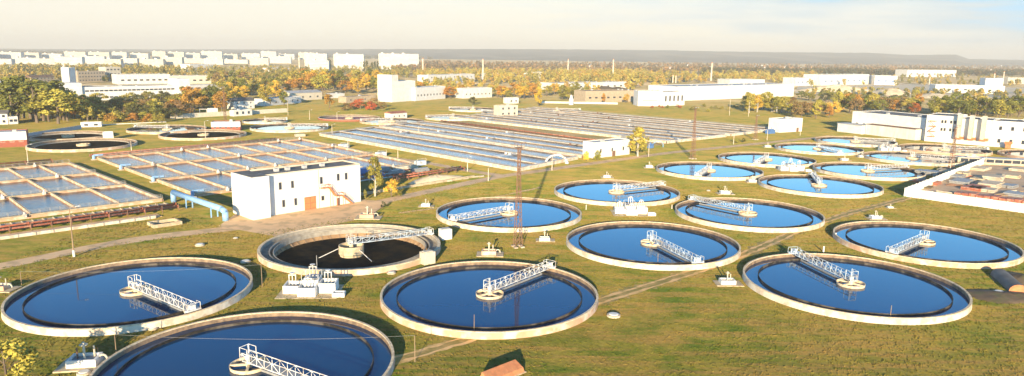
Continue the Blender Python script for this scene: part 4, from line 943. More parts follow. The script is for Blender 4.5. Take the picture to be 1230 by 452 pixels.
def small_chamber(label, p, ang, s=1.0, kind=0):
    t = thing('valve_pit', label, 'valve pit', p, ang, 'small valve pits beside the tanks'); t.scale = (s, s, s)
    ob('slab', MB().box(-2.6, 2.2, -1.6, 1.5, -.05, .14).mesh('slab'), M['concrete'], t)
    ob('concrete_box', open_box(-1.7, .9, -1.0, .9, .85, .22).mesh('concrete_box'), M['white_clean'] if kind != 2 else M['rim_pink'], t)
    ob('cover', MB().box(-1.5, .7, -.8, .7, .5, .62).mesh('cover'), M['grey_steel'], t)
    g = MB().tube((-.4, 0, .5), (-.4, 0, 2.3), .12, n=8).tube((-.4, 0, 2.0), (-.4, 0, 2.08), .38, n=14).bar((.3, .5, .5), (.3, .5, 1.7), .12)
    if kind: g.path([(1.2+.4*math.cos(math.pi*i/8), 0, .1+.55*math.sin(math.pi*i/8)+.3) for i in range(9)], .10, 8)
    ob('valve_spindle', g.mesh('valve_spindle'), M['cream'], t)
    return t
for x, y, a, s, k, lb in (
 (656, 289, 0, 1.0, 0, 'small white valve pit right of the lattice mast foot'), (876, 341, 0, 1.15, 0, 'small valve pit beside the dirt track, left of the front right tank'),
 (590, 306, 0, 1.3, 2, 'grey valve pit with an arched pipe on the back rim of the centre front tank'), (108, 438, 10, 1.55, 1, 'open valve pit with two posts between the two front left tanks'),
 (3, 348, 0, 1.2, 2, 'valve pit at the left edge beside the white walled tank'), (1053, 263, 0, 1.1, 1, 'valve pit at the back rim of the right edge tank'),
 (444, 262, 0, 1.5, 2, 'valve pit on bare soil behind the drained tank'), (513, 248, 0, 1.0, 0, 'valve pit left of the tank behind the mast'),
 (730, 213.5, 0, 1.0, 1, 'valve pit on the back rim of the tank behind the walled chamber'), (781, 201.5, 0, 1.1, 0, 'valve pit at the left rim of the tank by the second mast'),
 (872, 233, 0, 1.2, 1, 'valve pit at the back rim of the tank left of the track'), (905, 219, 0, 1.1, 0, 'valve pit at the left rim of the tank by the fence corner'),
 (1015, 193, 0, 1.1, 1, 'valve pit behind the tank left of the shaded strip'), (923, 177, 0, 1.1, 0, 'valve pit at the left rim of the far tank beside the road'),
 (1036, 189, 0, 1.1, 0, 'valve pit between two far tanks, left of the mirroring one'), (1070, 250, 0, .6, 0, 'tiny valve pit on the grass left of the fence corner')):
    small_chamber(lb, G(x, y), R_(a), s, k)
# pale manhole lids and a hydrant box on the grass
for x, y, s, lb in ((737, 380, 1.0, 'pale round manhole with a raised lid on the grass right of the centre tank'), (184, 395, .7, 'flat pale lid on the grass between the two front left tanks'), (101, 449, .8, 'flat pale lid at the bottom left corner'), (295, 315, .9, 'small white lid at the far rim of the white walled tank'), (240, 295, .9, 'pale lid on the grass below the forecourt'), (283, 286.5, .5, 'small pale lid left of the drained tank'), (470, 328.5, .8, 'small stone block left of the centre tank rim'), (851, 229.5, .6, 'pale lid on the grass left of the track tank'), (1200, 352, .9, 'pale stone on the grass by the brick vault')):
    t = thing('manhole', lb, 'manhole', G(x, y), R_(random.uniform(0, 360)), 'manholes in the grass'); t.scale = (s, s, s)
    ob('ring', MB().lathe([(1.25, -.1), (1.2, .35), (.9, .4), (.9, .2)], 18).mesh('ring'), M['concrete_w'], t)
    ob('lid', MB().lathe([(.95, .32), (.8, .5), (.02, .52)], 18).mesh('lid'), M['white_clean'], t)

# ------------------------------------------------------------------ masts, lamps, poles, chimneys
def lattice(label, p, H, w0=.85, w1=.3, lights=True, s=1.0):
    t = thing('lattice_mast', label, 'mast', p, R_(20), 'lattice lighting masts'); a = MB(); n = int(H/1.7)
    def wz(z): return w0+(w1-w0)*min(1, z/(H*.8))
    for sx_, sy_ in ((-1, -1), (1, -1), (1, 1), (-1, 1)):
        a.bar((sx_*w0, sy_*w0, 0), (sx_*w1, sy_*w1, H*.8), .11*s); a.bar((sx_*w1, sy_*w1, H*.8), (sx_*w1, sy_*w1, H), .10*s)
    ob('leg', a.mesh('leg'), M['rust'], t); b = MB()
    zs = [H*i/n for i in range(n+1)]
    for i in range(n):
        z, z2 = zs[i], zs[i+1]; u, u2 = wz(z), wz(z2)
        for (ax, ay), (bx, by) in (((-1, -1), (1, -1)), ((1, -1), (1, 1)), ((1, 1), (-1, 1)), ((-1, 1), (-1, -1))):
            b.bar((ax*u2, ay*u2, z2), (bx*u2, by*u2, z2), .08*s)
            if i % 2: b.bar((ax*u, ay*u, z), (bx*u2, by*u2, z2), .075*s)
            else: b.bar((bx*u, by*u, z), (ax*u2, ay*u2, z2), .075*s)
    ob('bracing', b.mesh('bracing'), M['rust'], t)
    pl_ = MB().box(-.9, .9, -.9, .9, H, H+.1)
    for x in (-.85, .85):
        for y in (-.85, .85): pl_.bar((x, y, H), (x, y, H+1.1), .07)
    for y in (-.85, .85): pl_.bar((-.85, y, H+1.1), (.85, y, H+1.1), .07)
    ob('platform', pl_.mesh('platform'), M['rust'], t)
    for x in (-.6, .6): ob('floodlight', MB().box(x-.25, x+.25, -1.25, -.95, H+.5, H+.9).mesh('floodlight'), M['grey_steel'], t)
    f_ = MB()
    for sx_, sy_ in ((-1, -1), (1, -1), (1, 1), (-1, 1)): f_.obox((sx_*w0, sy_*w0), 0, .9, .9, -.2, .35)
    ob('footing', f_.mesh('footing'), M['concrete_w'], t)
    return t
p = G(622, 297); lattice('tall rusty lattice mast standing in front of a round tank in the centre', p, height(p, 178))
p = G(832, 191); lattice('rusty lattice mast by the road behind the right hand tanks', p, height(p, 131), s=1.25)
p = G(1142, 205); lattice('rusty lattice mast beside the fence, against the white process building', p, height(p, 153), s=1.25)
p = G(907, 168); lattice('short rusty lattice mast near the right end of the aeration field', p, height(p, 140), s=1.2)
p = G(271, 152); lattice('rusty lattice mast rising behind the red and white pump house', p, height(p, 106), s=1.6)
def lamp(label, p, H, two=False, mat_='rim_white', base=False):
    t = thing('lamp_post', label, 'lamp post', p, A44, 'slim lamp posts along the roads')
    ob('pole', MB().tube((0, 0, -.1), (0, 0, H), .17, .10, n=8).mesh('pole'), M[mat_], t)
    ob('arm', MB().path([(0, 0, H-.1), (.5, 0, H+.3), (1.5, 0, H+.4)], .06, 6).mesh('arm'), M['grey_steel'], t)
    ob('lamp_head', MB().hexa([(1.2, -.18, H+.30), (2.1, -.13, H+.34), (2.1, .13, H+.34), (1.2, .18, H+.30)], [(1.25, -.12, H+.48), (2.05, -.08, H+.46), (2.05, .08, H+.46), (1.25, .12, H+.48)]).mesh('lamp_head'), M['steel'], t)
    if base: ob('sleeve', MB().tube((0, 0, 0), (0, 0, 1.5), .26, n=10).mesh('sleeve'), M['white_clean'], t)
for x, y, yt, lb in ((586.5, 217.7, 202, 'white lamp post in front of the road corner left of the lattice mast'), (561.5, 206, 190, 'white lamp post at the rim of the side road, second from the road corner'), (478, 191.5, 178.5, 'white lamp post behind the sandy works beside the side road'), (418, 178, 166, 'white lamp post left end of the side road, before the channels'), (663, 205, 189, 'lamp post beside the arched pipe'), (779, 188.5, 172, 'lamp post at the foot of the blue pump'), (881, 173.5, 160, 'lamp post beside the dark bush along the far road'), (921.3, 168.5, 156, 'lamp post near the white cube hut'), (961, 163, 150, 'farthest lamp post by the road, right of the cube hut'), (1141, 206, 193, 'pale post at the foot of the mast beside the fence'), (158, 182, 170, 'lamp post on the lawn between the basin block and the dark tanks'), (247, 166, 146, 'lamp post on the lawn left of the pump house'), (346, 139, 120, 'lamp post on the far lawn behind the white workshop'), (405, 146, 135, 'short lamp post on the far lawn near the dry red tank'), (372, 144, 133, 'lamp post on the far lawn behind the blue tank'), (399, 163, 150, 'lamp post at the upper corner of the basin block'), (34, 198, 175, 'lamp post beside the brick shed'), (899, 140, 122, 'lamp post in front of the birch cluster'), (876, 139, 112, 'tall pole on the grass left of the birch cluster'), (503, 163, 152, 'lamp post on the first long channel')):
    p = G(x, y); lamp(lb, p, height(p, yt))
p = G(89, 308.5); lamp('tall pole with a white painted foot beside the road at the left', p, height(p, 251), mat_='timber', base=True)
# leaning stakes and posts
def stake(label, x, y, yt, r=.07, m_='timber', cat='post', lean=0):
    p = G(x, y); H = height(p, yt); t = tag(ob('post', MB().tube((0, 0, -.1), (lean, 0, H), r, r*.8, n=6).mesh('post'), M[m_], None, p), label, cat, 'thin posts standing on the grass'); return p+Vector((lean, 0, H))
s1 = stake('thin wooden post on the grass right of the nearest tank, holding a wire', 498.5, 435, 403)
s2 = stake('thin wooden post on the grass right of the white walled tank, holding a wire', 315, 345, 318)
s3 = stake('thin post at the left end of the wire over the nearest tank', 140, 428, 402); s4 = stake('thin post at the left edge by the white walled tank', 26, 342, 326)
stake('thin post at the front rim of the centre tank', 569.5, 400, 378); stake('thin post at the front rim of the front right tank', 1069, 384, 367); stake('thin post at the front rim of the tank right of the mast', 790, 317, 305)
stake('rusty upright beside the open valve pit', 94, 438, 418, .14, 'rust'); stake('leaning rusty rod behind the open valve pit', 118, 427, 418, .1, 'door'); stake('small white post near the left rim of the front right tank', 989, 303, 296, .22, 'white_clean'); stake('small white post left of the right edge tank', 1003.5, 287, 280, .2, 'white_clean')
stake('thin pole on the drained tank rim above the white valve boxes', 381, 328, 307, .09, 'grey_steel'); stake('pair of white marker posts left of the walled chamber', 704, 252, 246, .12, 'white_clean'); stake('white marker post right of the walled chamber', 807, 251, 246, .12, 'white_clean')
for a, b, lb in ((s3, s1, 'sagging thin wire strung low over the nearest tank'), (s4, s2, 'sagging thin wire strung over the white walled tank')):
    mb = MB(); n = 24; pts = [a.lerp(b, i/n)-Vector((0, 0, .7*4*(i/n)*(1-i/n))) for i in range(n+1)]
    for p_, q_ in zip(pts[:-1], pts[1:]): mb.tube(p_, q_, .016, n=5)
    wmesh('wire', mb, M['grey_steel'], lb, 'wire', 'wires')
for x, y, yt, r, lb in ((508, 92, 70, 2.0, 'pale chimney at the right end of the skyline slabs'), (580, 96, 71, 1.9, 'tall white chimney above the multi level works building'), (682, 93, 71, 1.6, 'pale chimney among the orange trees in the centre'), (736, 96, 71, 1.7, 'pale chimney right of centre, above the yellow trees'), (854, 97, 75, 1.9, 'bright white chimney above the very long warehouse'), (808, 100, 90, 1.2, 'left one of the twin short chimneys behind the blue and white office'), (811.5, 100, 90.5, 1.2, 'right one of the twin short chimneys behind the blue and white office'), (360, 92, 68, 1.4, 'thin pale chimney among the trees in front of the city'), (434, 92, 75, 1.2, 'thin chimney left of the dark poplars'), (1193, 103, 88, 1.4, 'short chimney at the far right plant'), (1204, 103, 86, 1.3, 'thin chimney right of the short one at the far right plant'), (1116, 102, 92, 1.2, 'slim chimney between the two far right halls')):
    p = G(x, y); H = height(p, yt); t = thing('chimney', lb, 'chimney', p, 0, 'chimneys of the industrial area')
    ob('shaft', MB().tube((0, 0, -.3), (0, 0, H), r, r*.68, n=16).mesh('shaft', smooth=False), M['rim_white'], t); ob('cap', MB().lathe([(r*.75, H-.8), (r*.8, H+.2), (r*.5, H+.2), (r*.5, H-.5)], 16).mesh('cap'), M['brick'], t)
t = thing('goal_frame', 'white tubular goal frame on the lawn left of the tiny hut', 'goal', G(240, 136.5), 0); a_ = (G(249, 136.2)-G(240, 136.5)).length
ob('frame', MB().bar((0, 0, 0), (0, 0, 3.2), .3).bar((a_, 0, 0), (a_, 0, 3.2), .3).bar((0, 0, 3.2), (a_, 0, 3.2), .3).mesh('frame'), M['white_clean'], t)
t = thing('white_marker', 'white bottle shaped tank standing on the far lawn in front of the beige hall', 'tank', G(686, 126), 0)
ob('body', MB().lathe([(2.2, 0), (2.2, 5), (1.4, 6.5), (.9, 9), (.02, 9.2)], 16).mesh('body'), M['white_clean'], t)
building('low_wall', 'low white wall along the far lawn below the beige hall', (650, 124), (742, 125.5), 122.8, .6, 'white', 'white', parapet=False, cat='wall')
building('low_wall', 'low white kerb wall along the edge of the far lawn at the left', (120, 150.5), (200, 147), 148.2, .6, 'white', 'white', parapet=False, cat='wall')
building('low_wall', 'thin pale wall behind the far lawn below the gable roofed house', (205, 143), (345, 135), 133.9, .5, 'cream', 'cream', parapet=False, cat='wall')
building('valve_box', 'small white box hut standing between the two dark round tanks', (124, 168.5), (136.5, 168), 160, 4, 'white_clean', 'white', cat='box')
building('valve_box', 'white low box with a dark opening beside the far fence at the left', (97, 153), (122, 152.5), 148, 4, 'white', 'pale_roof', 1, 2, 2, 1, cat='box')
building('low_box', 'long pale slab box at the upper end of the red pipes', (355, 164.5), (367, 164), 161.5, 3, 'concrete_w', 'concrete_w', parapet=False, cat='box')

# ------------------------------------------------------------------ trees
def leaves_np(centres, radii, n_each, size, rg, squash=.8):
    C_ = np.repeat(np.asarray(centres), n_each, 0); Rr = np.repeat(np.asarray(radii), n_each)
    n = len(C_); d = rg.normal(size=(n, 3)); d /= np.linalg.norm(d, axis=1)[:, None]
    rad = Rr*(rg.random(n)**.33)*rg.uniform(.75, 1.12, n); pos = C_+d*rad[:, None]*np.array([1, 1, squash])
    nr = d*1.1+rg.normal(size=(n, 3))*.65; nr /= np.linalg.norm(nr, axis=1)[:, None]
    a = np.cross(nr, rg.normal(size=(n, 3))); a /= np.linalg.norm(a, axis=1)[:, None]; b = np.cross(nr, a)
    s = size*rg.uniform(.55, 1.25, n)[:, None]
    return np.stack([pos+a*s, pos+b*s*.8, pos-a*s, pos-b*s*.8], 1).reshape(-1, 3)
def quads_mesh(name, v):
    me = bpy.data.meshes.new(name); n = len(v)//4
    me.vertices.add(len(v)); me.vertices.foreach_set('co', v.astype(np.float32).ravel())
    me.loops.add(len(v)); me.loops.foreach_set('vertex_index', np.arange(len(v), dtype=np.int32))
    me.polygons.add(n); me.polygons.foreach_set('loop_start', np.arange(0, len(v), 4, dtype=np.int32)); me.update(); me.validate(); return me
TREES = []
def make_tree(kind, seed):
    rg = np.random.default_rng(seed); r = random.Random(seed)
    tr_ = MB(); top = {'round': .8, 'tall': .93, 'bush': .55, 'poplar': .95}[kind]
    tr_.tube((0, 0, -.03), (.01, .01, .3), .022, .016, 7, False); tr_.tube((.01, .01, .3), (.0, .02, top), .016, .004, 6, False)
    cs, rs = [], []
    n = {'round': 15, 'tall': 15, 'bush': 11, 'poplar': 13}[kind]
    for i in range(n):
        f = (i+.5)/n; a = r.uniform(0, 6.28)
        if kind == 'round': z = .30+.56*f; R = .24*math.sin(math.pi*(.18+.75*f))**.8; rr = r.uniform(.09, .14)
        elif kind == 'tall': z = .22+.72*f; R = .13*math.sin(math.pi*(.15+.8*f)); rr = r.uniform(.07, .105)
        elif kind == 'poplar': z = .14+.8*f; R = .05*math.sin(math.pi*(.1+.85*f))+.01; rr = r.uniform(.06, .085)
        else: z = .18+.62*f*f; R = .36*(1-f*.6); rr = r.uniform(.14, .2)
        c_ = (R*math.cos(a), R*math.sin(a), z); cs.append(c_); rs.append(rr*r.uniform(.8, 1.15))
        if i % 2 == 0: tr_.tube((0, 0, max(.1, z-.16)), c_, .008, .003, 5, False)
    lv = leaves_np(cs, [q_*1.12 for q_ in rs], 105 if kind != 'bush' else 110, .0245 if kind != 'bush' else .033, rg)
    return tr_.mesh('trunk'), quads_mesh('crown', lv)
TM = {k: [make_tree(k, 40+i+10*j) for i in range(3)] for j, k in enumerate(('round', 'tall', 'bush', 'poplar'))}
NT = 0
def tree(p, h, kind, colour, label, grp, wd=1.0, bark='bark'):
    global NT
    nm = 'shrub' if kind == 'bush' else 'tree'; tm, cm = random.choice(TM[kind])
    t = thing(nm, label, 'shrub' if kind == 'bush' else 'tree', p, random.uniform(0, 6.28), grp); t.scale = (h*wd, h*wd, h); NT += 1
    ob('trunk', tm, M[bark], t); ob('crown', cm, LEAF[colour], t); return t
def cluster(x0, x1, y0, y1, n, h0, h1, kinds, cols, where, grp, bark='bark', yf=None):
    for i in range(n):
        x = x0+(x1-x0)*(i+random.random())/n; yb = random.uniform(y0, y1)
        if yf: yb += yf*(x-x0)
        c_ = random.choice(cols); k_ = random.choice(kinds)
        nm = {'green': 'green', 'olive': 'olive green', 'yellow': 'bright yellow', 'gold': 'golden green', 'orange': 'orange', 'red': 'red', 'brown': 'brown', 'dark': 'dark green'}[c_]
        shp = {'round': 'broad', 'tall': 'slender', 'bush': 'low bushy', 'poplar': 'narrow upright'}[k_]
        tree(G(x, yb), random.uniform(h0, h1)*1.14, k_, c_, '%s %s %s %s' % (shp, nm, 'shrub' if k_ == 'bush' else 'tree', where), grp+' ('+nm+' '+shp+')', random.uniform(1.35, 1.9) if k_ != 'poplar' else 1, bark)
rt, tt = ['round', 'round', 'tall'], ['tall', 'tall', 'round']
cluster(14, 80, 141, 149, 14, 19, 25, rt, ['green', 'green', 'olive', 'gold'], 'in the big clump at the left edge', 'trees of the left clump')
cluster(80, 118, 138, 147, 8, 11, 16, rt, ['orange', 'gold', 'olive'], 'between the left clump and the dark thicket', 'trees beside the left clump')
cluster(104, 220, 126, 147, 40, 7, 12, ['round', 'bush', 'round'], ['olive', 'dark', 'orange', 'brown', 'gold', 'olive'], 'in the thicket below the two storey factory', 'thicket below the factory', yf=-.03)
cluster(130, 200, 146, 148, 9, 5, 7, ['bush', 'round'], ['orange', 'gold'], 'on the lawn edge below the thicket', 'shrubs at the lawn edge')
cluster(212, 268, 126, 135, 14, 10, 17, rt, ['green', 'olive', 'olive', 'orange'], 'right of the thicket, behind the far lawn', 'trees right of the thicket')
cluster(-5, 30, 126, 134, 6, 8, 12, rt, ['orange', 'brown', 'olive'], 'at the far left edge behind the barns', 'trees behind the barns')
cluster(262, 345, 113, 128, 22, 10, 18, tt, ['yellow', 'olive', 'gold', 'green', 'gold'], 'around the gable roofed house', 'trees around the gable house')
cluster(340, 470, 101, 114, 34, 14, 22, tt, ['yellow', 'gold', 'gold', 'green', 'olive', 'yellow', 'orange'], 'left of the tall white stepped block', 'band of trees left of the stepped block')
cluster(250, 345, 98, 106, 14, 12, 17, rt, ['olive', 'gold', 'green', 'brown'], 'behind the white sheds at the left', 'row of trees behind the sheds')
tree(G(396, 130.5), 13, 'round', 'orange', 'single bright orange tree standing on the lawn edge', None, 1.2); tree(G(396, 131), 1, 'bush', 'orange', 'tiny orange shrub at the foot of the orange tree', None)
cluster(412, 465, 130, 134, 7, 5, 9, ['bush', 'round'], ['olive', 'brown', 'red'], 'right of the single orange tree', 'shrubs right of the orange tree')
cluster(436, 456, 87, 88, 5, 20, 26, ['poplar'], ['dark'], 'against the white skyline slabs', 'dark poplars on the skyline')
cluster(393, 400, 86, 87, 2, 24, 27, ['poplar'], ['dark'], 'left of the wide white apartment slab', 'dark pair on the skyline')
cluster(500, 560, 112, 119, 9, 11, 17, rt, ['orange', 'gold', 'olive', 'yellow'], 'behind the low factory wing', 'trees behind the factory wing')
cluster(594, 640, 112, 121, 9, 10, 15, rt, ['yellow', 'olive', 'gold', 'orange'], 'right of the low white factory hall', 'trees right of the factory hall')
cluster(655, 705, 112, 121, 8, 10, 15, rt, ['gold', 'yellow', 'olive'], 'left of the beige hall', 'trees left of the beige hall')
tree(G(568, 126.5), 8.5, 'round', 'dark', 'single dark green round bush tree with a long shadow on the far lawn', None, 1.5)
tree(G(647, 128), 17, 'tall', 'yellow', 'tall bright yellow tree right of the cream control houses', None, 1.2)
tree(G(710, 123), 11, 'round', 'olive', 'olive tree in front of the beige hall, left one', None, 1.1); tree(G(725, 124), 10, 'tall', 'orange', 'thin orange tree in front of the beige hall', None); tree(G(752, 124), 10, 'round', 'yellow', 'yellow tree just left of the blue and white office', None)
cluster(780, 822, 128.5, 130, 6, 2, 3, ['bush'], ['olive', 'red', 'green'], 'beside the blue and white office', 'low shrubs by the office')
cluster(895, 946, 131, 138, 11, 12, 15, tt, ['gold', 'gold', 'olive', 'yellow'], 'in the birch cluster by the long warehouse', 'birch cluster', 'birchbark')
cluster(946, 1003, 136, 143, 12, 8, 13, tt, ['orange', 'gold', 'yellow', 'brown'], 'between the birch cluster and the process building', 'autumn trees left of the process building')
cluster(1003, 1105, 131, 138, 17, 11, 16, rt, ['olive', 'orange', 'gold', 'green', 'brown'], 'behind the left wing of the process building', 'trees behind the left process wing')
tree(G(1098, 139), 12, 'round', 'red', 'single vivid red tree behind the process building', None, 1.2)
cluster(1120, 1235, 137, 143, 22, 13, 18, rt, ['green', 'olive', 'green', 'gold', 'dark'], 'behind the right wing of the process building', 'trees behind the right process wing')
cluster(830, 900, 128, 135, 12, 2, 3.4, ['bush'], ['olive', 'gold'], 'on rough grass below the long warehouse', 'rough grass shrubs')
cluster(960, 1110, 118, 124, 22, 7, 12, rt, ['olive', 'green', 'brown', 'dark', 'gold'], 'in the hedge row below the sand heaps', 'hedge row below the sand heaps', yf=.02)
# the trees within the works
tree(G(766, 188), 14.0, 'tall', 'gold', 'golden birch beside the small white control hut', None, 1.7, 'birchbark')
tree(G(718, 193), 5.5, 'bush', 'olive', 'round olive bush in front of the small white control hut', None, .8); tree(G(704, 194), 5.5, 'bush', 'yellow', 'yellow bush left of the olive one by the control hut', None, .7)
tree(G(450.5, 236), 13.2, 'tall', 'olive', 'tall thin half bare birch right of the blockhouse', None, 1.15, 'birchbark')
tree(G(470, 237), 6.4, 'round', 'yellow', 'small yellow tree right of the half bare birch', None, 1.3); tree(G(478, 236), 3.0, 'bush', 'olive', 'low olive shrub right of the small yellow tree', None); tree(G(439, 241), 3.6, 'tall', 'olive', 'small upright shrub at the blockhouse corner', None, .8)
tree(G(461, 249), 2.2, 'bush', 'dark', 'dark low shrub at the road side right of the blockhouse', None)
cluster(505, 560, 200, 206, 4, .8, 1.4, ['bush'], ['olive', 'green'], 'along the end of the sand heap', 'small shrubs by the sand heap')
tree(G(884, 172), 3.2, 'bush', 'olive', 'low bush at the lamp post beside the far road', None, 1.2); tree(G(893, 171), 2.8, 'bush', 'dark', 'darker low bush beside the one at the lamp post', None)
tree(G(12, 478), 8.6, 'round', 'gold', 'yellow green treetop in the bottom left corner', None, 1.35)
print('individual trees', NT)
# tufted grass over the near lawns
rg = np.random.default_rng(5); n = 80000
gx = rg.uniform(-110, 165, n); gy = 84+rg.random(n)**1.25*175
ok = np.abs(gx) < gy*.78
for k_, v_ in TK.items(): ok &= np.hypot(gx-v_[0], gy-v_[1]) > 21.5
ok &= np.hypot(gx+37.9, gy-165) > 21.5
gu = gx*U.x+gy*U.y; gv = gx*V.x+gy*V.y
rl_ = [(UV(*q).x, UV(*q).y) for q in ((20, 182), (50, 188.8), (85, 182.5), (121, 186.8), (186, 199.8), (240, 199))]
def dist_line(px, py, pts):
    d = np.full(len(px), 1e9)
    for (ax, ay), (bx, by) in zip(pts[:-1], pts[1:]):
        t_ = np.clip(((px-ax)*(bx-ax)+(py-ay)*(by-ay))/((bx-ax)**2+(by-ay)**2), 0, 1); d = np.minimum(d, np.hypot(px-ax-t_*(bx-ax), py-ay-t_*(by-ay)))
    return d
ok &= (dist_line(gx, gy, rl_) > 2.6) & (gv < 207) & ~((gu > 74) & (gu < 127) & (gv > 174)) & ~((gu > 266) & (gv < 84))
ok &= dist_line(gx, gy, [(p_.x, p_.y) for p_ in tr]) > 1.9
gx, gy = gx[ok], gy[ok]; n = len(gx); vs = []
for q in range(3):
    a = rg.uniform(0, math.pi, n); w_ = rg.uniform(.05, .16, n); h_ = rg.uniform(.05, .17, n); ox = rg.uniform(-.2, .2, n); oy = rg.uniform(-.2, .2, n)
    lx, ly = rg.uniform(-.12, .12, n), rg.uniform(-.12, .12, n); ca, sa = np.cos(a)*w_, np.sin(a)*w_
    x_, y_ = gx+ox, gy+oy; z_ = np.zeros(n)
    vs.append(np.stack([np.stack([x_-ca, y_-sa, z_], 1), np.stack([x_+ca, y_+sa, z_], 1), np.stack([x_+ca*.5+lx, y_+sa*.5+ly, h_], 1), np.stack([x_-ca*.5+lx, y_-sa*.5+ly, h_], 1)], 1))
vs = np.concatenate(vs, 0).reshape(-1, 3)
tag(ob('grass', quads_mesh('grass', vs), M['ground']), 'short tufted olive grass between the tanks', 'grass', None, 'stuff')
# far woodland: masses nobody could count
def woodland(name, spots, h0, h1, colour, leaf_n, leaf_s, seed):
    rg = np.random.default_rng(seed); cs, rs = [], []
    for p in spots:
        h = rg.uniform(h0, h1)
        for k_ in range(3): cs.append((p.x+rg.uniform(-1, 1)*h*.18, p.y+rg.uniform(-1, 1)*h*.18, h*(.28+.22*k_))); rs.append(h*rg.uniform(.2, .3))
    me = quads_mesh(name, leaves_np(cs, rs, leaf_n, leaf_s, rg)); o = ob(name, me, LEAF_FAR[colour]); tag(o, None, None, None, 'stuff'); return o
LEAF_FAR = {}
for k_, c1, c2, c3 in (('autumn', (.34, .29, .07), (.14, .14, .045), (.52, .34, .07)), ('goldwood', (.50, .40, .085), (.22, .20, .05), (.46, .27, .06)), ('greywood', (0.210, 0.154, 0.077), (0.098, 0.084, 0.049), (0.420, 0.238, 0.098)), ('pine', (0.084, 0.091, 0.039), (0.042, 0.050, 0.025), (0.168, 0.112, 0.049))):
    LEAF_FAR[k_] = mat(k_+'_foliage', c1, c2, .035, .85, lo=.4, hi=.6, c3=c3, s3=.06, a3=.9)
def spots(x0, x1, ya, yb, n, seed):
    r = random.Random(seed); o = []
    for _ in range(n):
        x = r.uniform(x0, x1); f = r.random(); hz = 56.6+.01358*x
        y = ya(x)+(yb(x)-ya(x))*f if callable(ya) else ya+(yb-ya)*f
        o.append(G(x, y))
    return o
def wood(nm, lb, x0, x1, ya, yb, n, h0, h1, col, ln, ls, seed, sl=0.0):
    o = woodland(nm, spots(x0, x1, lambda x: ya+sl*x, lambda x: yb+sl*x, n, seed), h0, h1, col, ln, ls, seed); o['label'] = lb; o['category'] = 'woodland'
wood('woodland', 'autumn woodland between the city and the left factories', 0, 260, 84.5, 92, 260, 13, 19, 'autumn', 30, 1.3, 21)
wood('woodland', 'strip of autumn trees in front of the skyline slabs', 250, 500, 85, 95, 240, 12, 18, 'autumn', 30, 1.3, 22)
wood('woodland', 'golden woodland behind the works buildings in the centre', 500, 780, 88, 99, 420, 13, 19, 'goldwood', 30, 1.3, 23)
wood('woodland', 'orange and gold woodland behind the long warehouse', 700, 980, 90, 100, 360, 13, 19, 'goldwood', 30, 1.3, 24)
wood('woodland', 'brown grey woodland spread over the plain below the hills', 470, 1240, 74.5, 85, 1700, 13, 20, 'greywood', 14, 3.0, 25, .004)
wood('woodland', 'dark pine belt at the right beyond the factories', 840, 1240, 85.5, 89.5, 900, 15, 20, 'pine', 16, 2.2, 26, .002)
wood('woodland', 'scattered trees between the far right factories', 950, 1240, 93, 104, 150, 8, 14, 'autumn', 30, 1.2, 27)
wood('woodland', 'dark forest line behind the city at the left', -60, 520, 62.8, 66, 1300, 14, 22, 'pine', 8, 7.0, 28, .011)
wood('woodland', 'autumn trees scattered among the sheds in the middle left', 255, 480, 93, 107, 190, 9, 15, 'goldwood', 34, 1.1, 31)
wood('woodland', 'golden trees between the white factories in the centre', 500, 800, 98, 111, 190, 9, 14, 'goldwood', 34, 1.1, 32)
wood('woodland', 'trees around the old offices behind the left factories', 0, 250, 92, 99, 110, 9, 14, 'autumn', 34, 1.1, 33)
wood('woodland', 'bushes and small trees around the sand heaps at the far right', 960, 1240, 103, 110, 130, 5, 9, 'autumn', 34, .9, 34, .006)
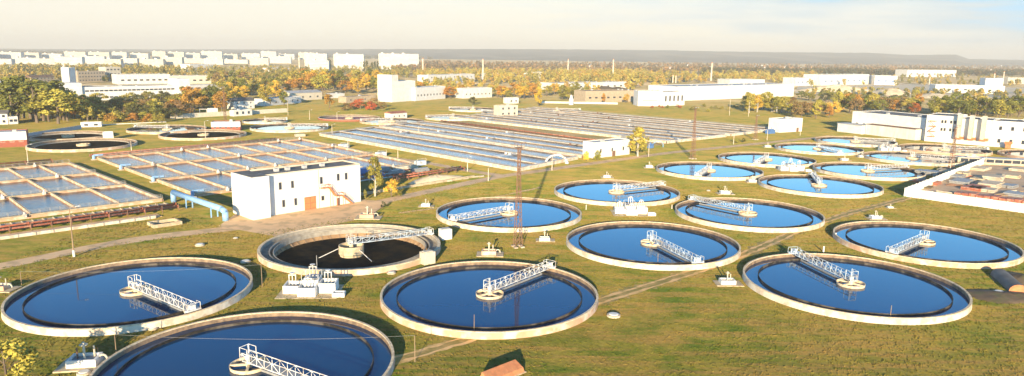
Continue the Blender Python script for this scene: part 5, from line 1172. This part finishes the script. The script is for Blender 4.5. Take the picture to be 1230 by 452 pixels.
# far away scatter of small houses on the plain
hg = 'small houses scattered over the plain'
for i in range(46):
    x = rnd.uniform(600, 960) if i < 34 else rnd.uniform(960, 1230); y = 75+.004*x+rnd.uniform(0, 8); p = G(x, y); s_ = rnd.uniform(9, 24)
    t = thing('house', 'tiny pale house on the wooded plain', 'house', p, rnd.uniform(-.4, .4), hg)
    ob('wall', MB().box(0, s_, 0, 10, -.2, 6).mesh('wall'), M['white'], t); ob('roof', MB().add([(-.5, -.5, 6), (s_+.5, -.5, 6), (s_+.5, 10.5, 6), (-.5, 10.5, 6), (-.5, 5, 9), (s_+.5, 5, 9)], [(0, 1, 5, 4), (2, 3, 4, 5), (3, 2, 1, 0), (1, 2, 5), (3, 0, 4)]).mesh('roof'), M['pale_roof'], t)

# ------------------------------------------------------------------ air
hz = MB().box(-15500, 15500, -250, 11500, -6, 190)
m_ = bpy.data.materials.new('pale_air'); m_.use_nodes = True; nt_ = m_.node_tree; nt_.nodes.clear()
o_ = N(nt_, 'ShaderNodeOutputMaterial'); v_ = N(nt_, 'ShaderNodeVolumePrincipled'); v_.inputs['Color'].default_value = (.95, .91, .83, 1); v_.inputs['Density'].default_value = 1.5e-4
nt_.links.new(v_.outputs[0], o_.inputs['Volume'])
h_ = ob('haze', hz.mesh('haze'), m_); tag(h_, None, None, None, 'stuff')

# ------------------------------------------------------------------ give look-alikes their place
ORD = ['', 'first', 'second', 'third', 'fourth', 'fifth', 'sixth', 'seventh', 'eighth', 'ninth', 'tenth', 'eleventh', 'twelfth', 'thirteenth', 'fourteenth', 'fifteenth', 'sixteenth', 'seventeenth', 'eighteenth', 'nineteenth', 'twentieth']
for i in range(1, 10): ORD.append('twenty-'+ORD[i])
ORD.append('thirtieth')
for i in range(1, 10): ORD.append('thirty-'+ORD[i])
ORD.append('fortieth')
for i in range(1, 10): ORD.append('forty-'+ORD[i])
def px_of(p):
    d = Vector(p)-EYE; return 615+FPX*d.dot(RT)/d.dot(FW)
byl = {}
for o in list(C.objects):
    if o.parent is None and 'label' in o: byl.setdefault(o['label'], []).append(o)
for lb, os_ in byl.items():
    if len(os_) < 2: continue
    os_.sort(key=lambda o: px_of(o.location)); wds = lb.split()
    for i, o in enumerate(os_):
        o['label'] = lb+', '+ORD[i+1]+' from left'
        if len(o['label'].replace('-', ' ').split()) > 16: print('LONG', o['label'])
        if 'group' not in o: o['group'] = lb

for o in C.objects:
    if o.parent is None and 'label' in o and len(o['label'].replace('-', ' ').split()) > 16: print('LONG', o['label'])
